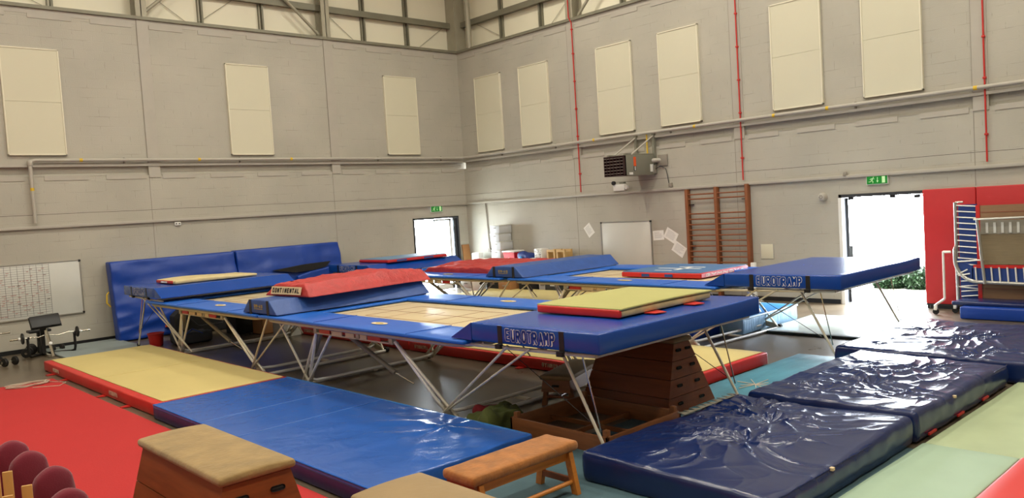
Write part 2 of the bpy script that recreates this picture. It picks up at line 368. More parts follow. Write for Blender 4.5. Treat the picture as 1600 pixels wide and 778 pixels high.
# cladding above the blockwork
struct('wall_upper_left', MB().box(-22, .6, .42, .5, 7.9, 12.1), M_clad, smooth=False)
struct('wall_upper_right', MB().box(.42, .5, -27, .6, 7.9, 12.1), M_clad, smooth=False)
struct('trim_1', MB().box(-22, -.06, -.07, .42, 7.95, 8.03), M_beam)
struct('trim_2', MB().box(-.07, .42, -27, -.06, 7.95, 8.03), M_beam)
struct('trim_3', MB().box(-22, -.05, -.05, 0, 4.27, 4.33), M_ledge)
struct('trim_4', MB().box(-.05, 0, -27, -.05, 4.27, 4.33), M_ledge)
struct('trim_5', MB().box(-22, -.07, -.07, 0, 2.83, 2.9, .008), M_ledge)
struct('trim_6', MB().box(-.07, 0, -27, -.07, 2.83, 2.9, .008), M_ledge)
struct('baseboard_left', MB().box(-22, -2.35, -.012, 0, 0, .1), M_black)
struct('baseboard_right', MB().box(-.012, 0, -12.98, -.3, 0, .1).box(-.012, 0, -27, -14.9, 0, .1), M_black)
# flush pilasters + movement joints
n_ = 7
for x in (-10.42, -5.13, -15.7):
    struct('trim_%d' % n_, MB().box(x, x+.28, -.02, .08, 3.98, 7.95), M_ledge, smooth=False); n_ += 1
    struct('trim_%d' % n_, MB().box(x-.006, x+.006, -.003, 0, .1, 3.98).box(x-.008, x+.001, -.021, -.01, 4.35, 7.95), M_under, smooth=False); n_ += 1
for y in (-5.09, -10.47, -15.82):
    struct('trim_%d' % n_, MB().box(-.02, .08, y-.28, y, 3.98, 7.95), M_ledge, smooth=False); n_ += 1
    struct('trim_%d' % n_, MB().box(-.003, 0, y-.006, y+.006, .1 if y > -15 else 2.5, 3.98).box(-.021, -.01, y-.001, y+.008, 4.35, 7.95), M_under, smooth=False); n_ += 1
# head restraint plates: rows under the top beam and under the middle ledge
def plate_row(side, z, spans, zt):
    global n_
    lo, hi = -21.9, -.08
    bx = (lambda a, b, c, d, t=.02: MB().box(a, b, -t, 0, c, d)) if side == 'L' else (lambda a, b, c, d, t=.02: MB().box(-t, 0, a, b, c, d))
    base = struct('trim_%d' % n_, bx(lo, hi, z+.045, zt, .007), M_ledge, smooth=False); n_ += 1
    for a, b in spans:
        o = bx(min(a, b), max(a, b), z-.05, z+.06, .014).build('plate', M_ledge, base, org=(0, 0, 0), smooth=False)
SL_T = [(-12.84, -11.91), (-11.50, -10.54), (-10.12, -9.27), (-8.87, -7.94), (-7.52, -6.61), (-6.2, -5.26), (-4.8, -4.01), (-3.64, -2.71), (-2.32, -1.40), (-1.02, -.13), (-14.2, -13.3)]
SR_T = [(-.13, -.93), (-1.38, -2.31), (-2.79, -3.7), (-4.15, -5.05), (-5.45, -6.34), (-6.78, -7.70), (-8.15, -9.05), (-9.5, -10.4)]
SL_M = [(-14.1, -13.21), (-12.79, -11.84), (-11.44, -10.49), (-10.09, -9.25), (-8.84, -7.91), (-7.5, -6.6), (-6.15, -5.25), (-4.8, -4.0), (-3.6, -2.7), (-2.3, -1.4), (-1., -.2)]
SR_M = [(-.2, -.9), (-1.38, -2.31), (-2.79, -3.7), (-4.17, -5.05), (-5.49, -6.28), (-6.8, -7.7), (-8.2, -9.02), (-9.49, -10.40), (-10.85, -11.64), (-12.11, -13.01), (-13.47, -14.37), (-14.81, -15.74), (-16.2, -17.1)]
plate_row('L', 7.78, SL_T, 7.95); plate_row('R', 7.78, SR_T, 7.95)
plate_row('L', 4.0, SL_M, 4.05); plate_row('R', 4.0, SR_M, 4.05)
# steelwork in front of the cladding
def ibeam(cx, cy, w_, d_, z0, z1, alongx):
    mb = MB(); t = .022
    if alongx: mb.box(cx-w_/2, cx+w_/2, cy-d_/2, cy-d_/2+t, z0, z1).box(cx-w_/2, cx+w_/2, cy+d_/2-t, cy+d_/2, z0, z1).box(cx-t/2, cx+t/2, cy-d_/2, cy+d_/2, z0, z1)
    else: mb.box(cx-d_/2, cx-d_/2+t, cy-w_/2, cy+w_/2, z0, z1).box(cx+d_/2-t, cx+d_/2, cy-w_/2, cy+w_/2, z0, z1).box(cx-d_/2, cx+d_/2, cy-t/2, cy+t/2, z0, z1)
    return mb
for x in (-15.6, -10.28, -4.99):
    struct('trim_%d' % n_, ibeam(x, .16, .27, .36, 8.03, 12.0, True), M_steel); n_ += 1
for y in (-5.23, -10.61, -15.96):
    struct('trim_%d' % n_, ibeam(.16, y, .27, .36, 8.03, 12.0, False), M_steel); n_ += 1
struct('trim_%d' % n_, MB().box(-.05, .4, -.05, .4, 7.95, 12.0), M_steel); n_ += 1
for x in (-8.58, -6.83, -3.42, -1.75, -12.22, -13.8):
    struct('trim_%d' % n_, MB().box(x-.02, x+.03, .3, .42, 8.03, 12.0).box(x-.10, x-.085, .34, .42, 8.03, 12.0), M_beam); n_ += 1
for y in (-1.9, -3.7, -6.9, -8.6, -12.2):
    struct('trim_%d' % n_, MB().box(.3, .42, y-.02, y+.03, 8.03, 12.0).box(.34, .42, y-.1, y-.085, 8.03, 12.0), M_beam); n_ += 1
struct('trim_%d' % n_, MB().box(-22, 0, .22, .42, 8.86, 8.98).box(-22, 0, .20, .23, 8.84, 9.02), M_beam); n_ += 1
struct('trim_%d' % n_, MB().box(.22, .42, -27, 0, 8.86, 8.98).box(.20, .23, -27, 0, 8.84, 9.02), M_beam); n_ += 1
for a, b in (((-10.15, .1, 8.2), (-7.6, .1, 10.4)), ((-5.2, .1, 8.12), (-7.75, .1, 10.4))):
    struct('trim_%d' % n_, MB().tube([a, b], .045), M_steel); n_ += 1
for a, b in (((.1, -5.5, 8.1), (.1, -8.0, 10.4)), ((.1, -10.4, 8.1), (.1, -8.1, 10.4)), ((-.02, -.72, 8.0), (-.02, -.70, 10.5))):
    struct('trim_%d' % n_, MB().tube([a, b], .045 if a[0] > 0 else .09), M_steel); n_ += 1
for a, b in (((-4.8, .38, 8.9), (-3.7, .38, 8.05)), ((-1.4, .38, 8.05), (-.2, .38, 8.9)), ((-8.8, .38, 8.05), (-7.2, .38, 9.2)), ((-10, .38, 8.8), (-8.9, .38, 8.05)), ((-13.9, .38, 8.8), (-12.2, .38, 8.05))):
    struct('trim_%d' % n_, MB().tube([a, b], .008, 5), M_steel); n_ += 1
for a, b in (((.38, -.6, 8.9), (.38, -2.2, 8.05)), ((.38, -4.0, 8.05), (.38, -5.1, 8.9)), ((.38, -6, 9.2), (.38, -7.6, 8.05))):
    struct('trim_%d' % n_, MB().tube([a, b], .008, 5), M_steel); n_ += 1

# ------------------------------------------------------------------ doors
d = MB().box(-2.31, -2.25, -.02, .3, 0, 2.47).box(-.46, -.40, -.02, .3, 0, 2.47).box(-2.31, -.40, -.02, .3, 2.41, 2.47)
do1 = struct('door_1', d, M_dark, smooth=False)
lf = MB().box(-1.36, -1.32, .12, .17, .02, 2.4).box(-.72, -.64, .12, .17, .02, 2.4).box(-1.36, -.64, .12, .17, .02, .2).box(-1.36, -.64, .12, .17, 2.34, 2.4).build('door_leaf', M_white, do1, org=(0, 0, 0))
MB().box(-1.32, -.72, .14, .15, .2, 2.34).build('glass_pane', M_glass, lf, org=(0, 0, 0), smooth=False)
MB().box(-.62, -.54, .0, .05, .02, 2.4).box(-.52, -.47, .05, .5, .02, 2.4).build('side_leaf', M_dark, do1, org=(0, 0, 0))
d = MB().box(-.02, .3, -13.09, -13.03, 0, 2.47).box(-.02, .3, -14.88, -14.84, 0, 2.47).box(-.02, .3, -14.88, -13.03, 2.40, 2.47)
do2 = struct('door_2', d, M_dark, smooth=False)
MB().box(-.03, -.02, -13.10, -13.02, 0, 2.4).build('door_jamb', M_white, do2, org=(0, 0, 0))
LM = Matrix.Translation((.2, -13.12, 0)) @ Matrix.Rotation(R(24), 4, 'Z')
lf = MB().box(0, .9, -.025, .025, .02, .2, M=LM).box(0, .9, -.025, .025, 2.3, 2.38, M=LM).box(0, .1, -.025, .025, .02, 2.38, M=LM).box(.8, .9, -.025, .025, .02, 2.38, M=LM).build('door_leaf', M_dark, do2, org=(0, 0, 0))
MB().box(.1, .8, -.005, .005, .2, 2.3, M=LM).build('glass_pane', M_glass, lf, org=(0, 0, 0), smooth=False)
MB().box(.75, .8, -.09, -.025, .95, 1.25, M=LM).build('door_handle', M_black, lf, org=(0, 0, 0))
for (yy, zz) in ((-13.3, 2.38), (-14.2, 2.38), (-14.7, 2.36)):
    MB().box(.0, .08, yy-.06, yy+.06, zz-.04, zz+.03).build('closer_bracket', M_black, do2, org=(0, 0, 0))

# hedge outside the right hand door
def leaf_blob(mb, c, rx, ry, rz, n, s):
    for i in range(n):
        u, v = rnd.uniform(-1, 1), rnd.uniform(0, 2*math.pi); q = math.sqrt(1-u*u); rr = rnd.uniform(.75, 1)
        p = Vector((c[0]+rx*q*math.cos(v)*rr, c[1]+ry*q*math.sin(v)*rr, c[2]+rz*u*rr))
        M = Matrix.Translation(p) @ Matrix.Rotation(rnd.uniform(0, 6.3), 4, 'Z') @ Matrix.Rotation(rnd.uniform(-1, 1), 4, 'X')
        bv, _ = mb._poly([(-s*.4, 0, 0), (0, -s, 0), (s*.4, 0, s*.08), (0, s, 0)], [(0, 1, 2, 3)])
        bmesh.ops.transform(mb.b, matrix=M, verts=bv)
for i, (bx, by, lb) in enumerate(((3.3, -12.75, 'leafy green bush outside right doorway, leftmost, seen under the blue deck'), (3.35, -13.5, 'leafy green bush outside right doorway, middle one, behind the thin deck leg'), (3.3, -14.25, 'leafy green bush outside right doorway beside the red wall padding'))):
    b_ = thing('bush', lb, 'bush', (bx, by, -.02), group='bushes outside the right doorway')
    mb = MB(); leaf_blob(mb, (bx, by, .2), .42, .46, .36, 2600, .06)
    mb.lathe([(.02, -.2), (.28, -.12), (.33, .05), (.26, .2), (.05, .28)], 14, Matrix.Translation((bx, by, .2))); mb.build('foliage', M_leaf, b_, smooth=False)
    mb = MB()
    for k in range(7):
        a = k*.9; mb.tube([(bx+.05*math.cos(a), by+.05*math.sin(a), -.02), (bx+.2*math.cos(a), by+.22*math.sin(a), .35)], .015, 6, r2=.006)
    mb.build('stem', M_wooddk, b_)

# ------------------------------------------------------------------ fittings on the walls
def acoustic(side, a, b, z0, z1, label):
    lo, hi = min(a, b), max(a, b); c = (lo+hi)/2
    loc = (c, -.05, z0) if side == 'L' else (-.05, c, z0)
    t = thing('acoustic_panel', label, 'wall panel', loc, group='cream acoustic panels high on the walls')
    B = (lambda a_, b_, c_, d_, e0, e1: MB().box(a_, b_, -e1, -e0, c_, d_, .004, 1)) if side == 'L' else (lambda a_, b_, c_, d_, e0, e1: MB().box(-e1, -e0, a_, b_, c_, d_, .004, 1))
    zm = (z0+z1)/2
    B(lo+.02, hi-.02, z0+.02, zm-.0015, 0, .055).build('board', M_panel, t); B(lo+.02, hi-.02, zm+.0015, z1-.02, 0, .055).build('board', M_panel, t)
    for (p, q, r_, s_) in ((lo, lo+.03, z0, z1), (hi-.03, hi, z0, z1), (lo, hi, z0, z0+.03), (lo, hi, z1-.03, z1)):
        B(p, q, r_, s_, 0, .07).build('edge_trim', M_paneledge, t)
for i, (a, b, lb) in enumerate(((-13.49, -12.27, 'cream acoustic panel high on left wall, furthest left, above the pipe elbow'), (-8.22, -6.98, 'cream acoustic panel on left wall between the two pilasters'), (-3.11, -1.85, 'cream acoustic panel on left wall nearest the corner'))):
    acoustic('L', a, b, 4.54, 7.02, lb)
for a, b, lb in ((-.86, -2.12, 'cream acoustic panel on right wall nearest the corner'), (-2.98, -4.25, 'cream acoustic panel on right wall just left of the first red pipe'), (-6.18, -7.43, 'cream acoustic panel on right wall above the heater grille'),
              (-8.33, -9.58, 'cream acoustic panel on right wall just right of the heater brackets'), (-11.56, -12.79, 'cream acoustic panel on right wall right of the second red pipe'), (-13.69, -14.92, 'cream acoustic panel on right wall above the green exit sign')):
    acoustic('R', a, b, 4.53, 6.99, lb)
# gas pipe
mb = MB(); pth = [(-13.08, -.1, 2.97), (-13.08, -.1, 4.30), (-13.07, -.1, 4.36), (-13.04, -.1, 4.40), (-12.98, -.1, 4.42), (-.22, -.1, 4.42), (-.13, -.13, 4.42), (-.1, -.22, 4.42), (-.1, -24, 4.42)]
t = thing('gas_pipe', 'long cream painted pipe along the middle of both walls, dropping down at left', 'pipe', (-13.08, -.1, 2.95))
mb.tube(pth, .042, 12).build('pipe', M_ledge, t)
MB().lathe([(.055, 0), (.06, .05), (.06, .1), (.045, .12)], 12, Matrix.Translation((-13.08, -.1, 4.3))).build('elbow', M_ledge, t)
for p, ax_ in (((-12.0, -.1, 4.42), 'x'), ((-9.15, -.1, 4.42), 'x'), ((-13.08, -.1, 3.75), 'z'), ((-6.5, -.1, 4.42), 'x'), ((-.1, -6.0, 4.42), 'y'), ((-.1, -9.4, 4.42), 'y'), ((-.1, -11.6, 4.42), 'y'), ((-.1, -12.9, 4.42), 'y'), ((-.1, -15.9, 4.42), 'y')):
    d_ = {'x': (.05, 0, 0), 'y': (0, .05, 0), 'z': (0, 0, .05)}[ax_]
    MB().tube([Vector(p)-Vector(d_)*.7, Vector(p)+Vector(d_)*.7], .044, 12).build('marker_band', M_yelp, t)
for x in (-11, -8, -3.5, -1): MB().box(x-.015, x+.015, -.06, 0, 4.33, 4.48).build('bracket', M_under, t)
for y in (-2, -4.4, -8.6, -13.5): MB().box(-.06, 0, y-.015, y+.015, 4.33, 4.48).build('bracket', M_under, t)
# red pipes
for y, lb in ((-5.33, 'thin red pipe running down right wall left of the heater'), (-10.68, 'thin red pipe on right wall above the wooden wall bars'), (-16.05, 'thin red pipe on right wall above the red wall padding')):
    t = thing('red_pipe', lb, 'pipe', (-.06, y, 2.96), group='thin red pipes on the right wall')
    MB().tube([(-.05, y, 2.96), (-.05, y, 7.6), (-.05, y, 7.9), (-.10, y+.05, 8.05), (-.10, y+.05, 11.9)], .017, 8).build('pipe', M_red, t)
    for z in (3.5, 4.6, 5.4, 6.2, 7.0, 7.7): MB().box(-.075, 0, y-.03, y+.03, z-.02, z+.02, .006).build('clip', M_red, t)
t = thing('cable_conduit', 'thin grey conduit dropping down right wall near the corner', 'conduit', (-.03, -1.06, 1.2))
MB().tube([(-.03, -1.02, 2.83), (-.03, -1.1, 1.3)], .018, 8).build('pipe', M_under, t); MB().box(-.06, 0, -1.16, -1.04, 1.2, 1.32, .008).build('socket_box', M_under, t)
# gas heater
H = thing('gas_heater', 'grey box gas heater with dark grille hung high on right wall', 'heater', (-.7, -7.75, 3.28))
hx0, hx1, hy0, hy1, hz0, hz1 = -1.4, -.1, -8.08, -7.42, 3.28, 3.80
MB().box(hx0+.06, hx1, hy0, hy1, hz0, hz1, .015).build('casing', M_grey, H)
gb = MB().box(hx0-.02, hx0+.08, hy0+.0, hy1-.0, hz0, hz0+.02).box(hx0-.02, hx0+.08, hy0, hy1, hz1-.02, hz1).box(hx0-.02, hx0+.08, hy0, hy0+.02, hz0, hz1).box(hx0-.02, hx0+.08, hy1-.02, hy1, hz0, hz1).box(hx0+.05, hx0+.09, hy0, hy1, hz0, hz1)
g_ = gb.build('grille', M_grill, H)
for k in range(6):
    zc = hz0+.06+k*.08; MB().box(hx0-.03, hx0+.03, hy0+.02, hy1-.02, zc, zc+.012, M=None).build('louvre', M_under, g_)
for k in range(5):
    yc = hy0+.11+k*.11; MB().box(hx0-.035, hx0+.04, yc-.008, yc+.008, hz0+.02, hz1-.02).build('louvre', M_grill, g_)
MB().box(-1.0, -.9, hy0-.006, hy0, 3.52, 3.76).build('label', M_orange, H)
MB().box(-1.0, -.9, hy0-.006, hy0, 3.40, 3.52).build('label', M_black, H)
for k in range(3): MB().box(-.98, -.92, hy0-.009, hy0-.006, 3.415+k*.035, 3.435+k*.035).build('label', M_white, H)
MB().box(-1.2, -1.05, hy0-.006, hy0, 3.30, 3.36).build('label', M_white, H)
MB().box(-.3, -.18, hy0-.01, hy0, 3.36, 3.56).build('label', M_white, H); MB().box(-.2, -.1, hy0-.04, hy0, 3.32, 3.54).build('control_box', M_under, H)
MB().tube([(-.22, -8.0, 3.66), (0, -8.22, 3.66)], .06, 14).build('flue', M_ledge, H); MB().box(-.05, 0, -8.45, -8.15, 3.5, 3.8, .01).build('flue_plate', M_under, H)
for yy in (-7.45, -8.05):
    MB().box(-.09, 0, yy-.035, yy+.035, 3.3, 4.42).build('wall_channel', M_grey, H); MB().tube([(-.06, yy, 4.33), (-1.05, yy, 3.82)], .02, 8).build('stay', M_ledge, H)
MB().box(-1.3, -.05, -7.5, -7.44, 3.8, 3.85).box(-1.3, -.05, -8.06, -8.0, 3.8, 3.85).build('support_rail', M_grey, H)
MB().tube([(-.06, -7.83, 4.42), (-.06, -7.83, 3.84)], .02, 8).build('gas_drop', M_yelp, H)
MB().tube([(-.12, -8.1, 3.42), (-.08, -8.25, 3.5), (-.05, -8.4, 3.42), (-.04, -8.44, 3.2), (-.03, -8.46, 3.02)], .012, 6).build('cable', M_black, H)
MB().box(-.07, 0, -8.56, -8.46, 2.92, 3.03, .008).build('switch_box', M_under, H)
# emergency light, alarm, socket, exit signs
t = thing('emergency_light', 'white twin spot emergency light box on ledge below the heater', 'emergency light', (-.08, -6.8, 2.9))
MB().box(-.13, -.0, -7.02, -6.62, 2.91, 3.1, .02).build('body', M_white, t)
for yy, zz, mm in ((-6.66, 3.14, M_black), (-7.12, 3.0, M_white)):
    MB().lathe([(.02, 0), (.055, .02), (.06, .08), (.05, .1)], 14, Matrix.Translation((-.08, yy, zz)) @ Matrix.Rotation(R(-90), 4, 'Y')).build('lamp_head', mm, t)
MB().box(-.12, -.02, -7.0, -6.85, 3.11, 3.15).build('test_unit', M_grey, t)
t = thing('alarm_sounder', 'round white alarm sounder on right wall left of the open doorway', 'alarm', (-.04, -12.67, 2.36))
Mx = Matrix.Translation((0, -12.67, 2.44)) @ Matrix.Rotation(R(-90), 4, 'Y')
MB().lathe([(.10, 0), (.10, .04), (.08, .07), (.07, .11), (.05, .12)], 20, Mx).build('body', M_ledge, t)
for k in range(6):
    a = k*math.pi/3; MB().tube([(-.118, -12.67+.035*math.cos(a), 2.44+.035*math.sin(a)), (-.124, -12.67+.035*math.cos(a), 2.44+.035*math.sin(a))], .009, 8).build('sound_hole', M_black, t)
t = thing('double_socket', 'small white socket box under the low ledge on left wall', 'socket', (-9.82, -.03, 2.72))
MB().box(-9.9, -9.74, -.05, 0, 2.72, 2.81, .008).build('box', M_white, t)
for x in (-9.86, -9.78): MB().box(x-.015, x+.015, -.054, -.05, 2.75, 2.78).build('outlet', M_black, t)
t = thing('sensor_dome', 'small grey dome sensor on the ledge above right doorway', 'sensor', (-.08, -13.2, 2.9))
MB().lathe([(.05, 0), (.05, .03), (.04, .06), (.015, .075)], 14, Matrix.Translation((-.05, -13.22, 2.9))).build('dome', M_under, t); MB().box(-.1, 0, -13.26, -13.18, 2.89, 2.905).build('base', M_under, t)
def exit_sign(side, a, b, z0, z1, label):
    if side == 'L': loc = (a, -.04, z0); X = (1, 0, 0); n = Vector((0, -1, 0))
    else: loc = (-.04, a, z0); X = (0, -1, 0); n = Vector((-1, 0, 0))
    t = thing('exit_sign', label, 'exit sign', loc, group='green running man exit signs')
    w_, h_ = abs(b-a), z1-z0
    M = frame_M(Vector(loc)+n*.0, X, (0, 0, 1))
    def bb(x0, x1, y0, y1, d0, d1): return MB().box(x0, x1, y0, y1, d0, d1, M=M)
    bb(0, w_, 0, h_, -.03, .012).build('housing', M_white, t)
    bb(.012, w_-.012, .012, h_-.012, .012, .018).build('sign_face', M_greensign, t)
    s_ = h_
    # running figure, arrow, door
    fg = MB(); D = .02
    def seg(p, q, r_): fg.tube([M @ Vector((p[0]*s_+.0, p[1]*s_, D)), M @ Vector((q[0]*s_, q[1]*s_, D))], r_*s_, 6)
    fg.lathe([(.001, -.004), (.06*s_, 0), (.001, .004)], 12, M @ Matrix.Translation((.78*s_, .78*s_, D)))
    seg((.7, .68), (.6, .45), .055); seg((.7, .66), (.88, .6), .03); seg((.7, .66), (.5, .62), .03); seg((.5, .62), (.42, .52), .03)
    seg((.6, .45), (.74, .32), .04); seg((.74, .32), (.7, .15), .035); seg((.6, .45), (.46, .32), .04); seg((.46, .32), (.28, .3), .035)
    fg.build('running_man', M_signw, t)
    ar = MB(); ar.box(1.18*s_, 1.24*s_, .42*s_, .78*s_, .018, .021, M=M)
    ar.prism([(1.09*s_, .42*s_), (1.33*s_, .42*s_), (1.21*s_, .2*s_)], .018, .021, 2, M=M); ar.build('arrow', M_signw, t)
    bb(w_-.62*s_, w_-.28*s_, .15*s_, .85*s_, .018, .021).build('door_symbol', M_signw, t)
    return t
exit_sign('R', -13.68, -14.14, 2.65, 2.85, 'green running man exit sign above right open doorway')
exit_sign('L', -1.58, -1.1, 2.64, 2.85, 'green running man exit sign above left doorway by the corner')

# whiteboards and papers
t = thing('schedule_whiteboard', 'white wall board on left wall with hand drawn timetable grid', 'whiteboard', (-13.6, -.03, .78))
MB().box(-15.0, -12.22, -.03, 0, .78, 2.03, .004).build('board', M_wht2, t)
MB().box(-15.0, -12.2, -.04, 0, .76, .785).box(-15.0, -12.2, -.04, 0, 2.025, 2.045).box(-12.225, -12.2, -.04, 0, .76, 2.045).build('frame', M_alu, t)
for z in (.78, 2.02): MB().box(-12.24, -12.19, -.045, 0, z-.02, z+.03, .006).build('corner_cap', M_black, t)
gm = MB()
for k in range(24):
    z = .84+k*.052; gm.box(-15.0, -12.88, -.032, -.03, z, z+.005)
for k in range(17):
    x = -12.88-k*.13; gm.box(x-.003, x+.003, -.032, -.03, .84, 2.01)
gm.build('timetable_grid', mat('grid ink', (96, 92, 90), .6), t)
wr = MB()
for k in range(130):
    x = -12.9-rnd.random()*1.9; z = .87+int(rnd.random()*22)*.052; wr.box(x-.025-rnd.random()*.02, x+.02, -.033, -.03, z, z+.012)
wr.build('handwriting', mat('faint red ink', (176, 120, 112), .6), t)
t = thing('plain_whiteboard', 'large blank white board on right wall behind the trampolines', 'whiteboard', (-.03, -6.9, .75))
MB().box(-.03, 0, -7.78, -6.03, .75, 2.03, .004).build('board', M_wht2, t)
MB().box(-.04, 0, -7.8, -7.775, .74, 2.05).box(-.04, 0, -6.03, -6.0, .74, 2.05).box(-.04, 0, -7.8, -6.0, 2.03, 2.05).build('frame', M_alu, t)
for y in (-6.02, -7.78): MB().box(-.045, 0, y-.025, y+.025, 2.01, 2.055, .005).build('corner_cap', M_black, t)
for y, z, w_, h_, a, lb in ((-5.53, 1.83, .28, .36, 35, 'tilted paper notice left of the blank whiteboard'), (-8.01, 1.64, .36, .26, 3, 'level paper notice just right of the blank whiteboard'),
                        (-8.42, 1.63, .40, .30, -30, 'tilted paper notice, upper one left of the wall bars'), (-8.66, 1.26, .40, .30, -33, 'tilted paper notice, lower one left of the wall bars')):
    t = thing('paper_notice', lb, 'paper', (-.004, y, z-h_/2), group='paper notices on the right wall')
    M = frame_M((-.003, y, z), (0, -1, 0), (0, 0, 1)) @ Matrix.Rotation(R(a), 4, 'Z')
    MB().box(-w_/2, w_/2, -h_/2, h_/2, 0, .003, M=M).build('sheet', M_paper, t, smooth=False)
    pm = MB()
    for k in range(7): pm.box(-w_*.36, w_*rnd.uniform(.1, .36), h_*(.32-k*.1), h_*(.32-k*.1)+.006, .003, .004, M=M)
    pm.build('print', M_pnote, t, smooth=False)
t = thing('blank_notice_board', 'small square cream board on right wall between wall bars and doorway', 'board', (-.01, -11.21, 1.02))
MB().box(-.015, 0, -11.38, -11.05, 1.02, 1.37, .004).build('sheet', M_panel, t)
MB().box(-.02, 0, -11.39, -11.375, 1.01, 1.38).box(-.02, 0, -11.055, -11.04, 1.01, 1.38).build('frame', M_ledge, t)
# wall bars
t = thing('wall_bars', 'brown wooden gymnastic wall bars with two bays on right wall', 'wall bars', (-.1, -9.93, .05))
for y, zt in ((-9.06, 2.82), (-9.93, 2.84), (-10.80, 2.86)):
    MB().box(-.16, -.01, y-.04, y+.04, .05, zt, .006).build('upright', M_bars, t)
zs = [2.68, 2.56, 2.18]+[2.18-.139*k for k in range(1, 15)]
for z in zs:
    for a, b in ((-9.1, -9.89), (-9.97, -10.76)):
        MB().tube([(-.11, a+.02, z), (-.11, b-.02, z)], .019, 8).build('rung', M_bars, t)
for y, z in ((-9.15, 2.42), (-10.7, 2.5), (-9.15, 1.36)): MB().box(-.1, -.02, y-.06, y+.06, z-.01, z+.01).build('wall_fixing', M_iron, t)
# red wall padding
struct_r = None
for a, b, lb in ((-14.83, -15.83, 'tall red wall pad beside the right doorway'), (-15.84, -16.9, 'tall red wall pad at right frame edge behind folded trampoline'), (-16.91, -18.2, 'tall red wall pad beyond the right frame edge')):
    if lb.startswith('tall red wall pad beyond'): continue
    t = thing('wall_pad', lb, 'wall pad', (-.03, (a+b)/2, .1), group='red wall pads on the right wall')
    MB().soft(-.07, -.0, b, a, .1, 2.48, .02, (1, 2, 2)).build('pad', M_redwall, t)
    MB().box(-.075, 0, b, a, .07, .1).build('base_batten', M_black, t)

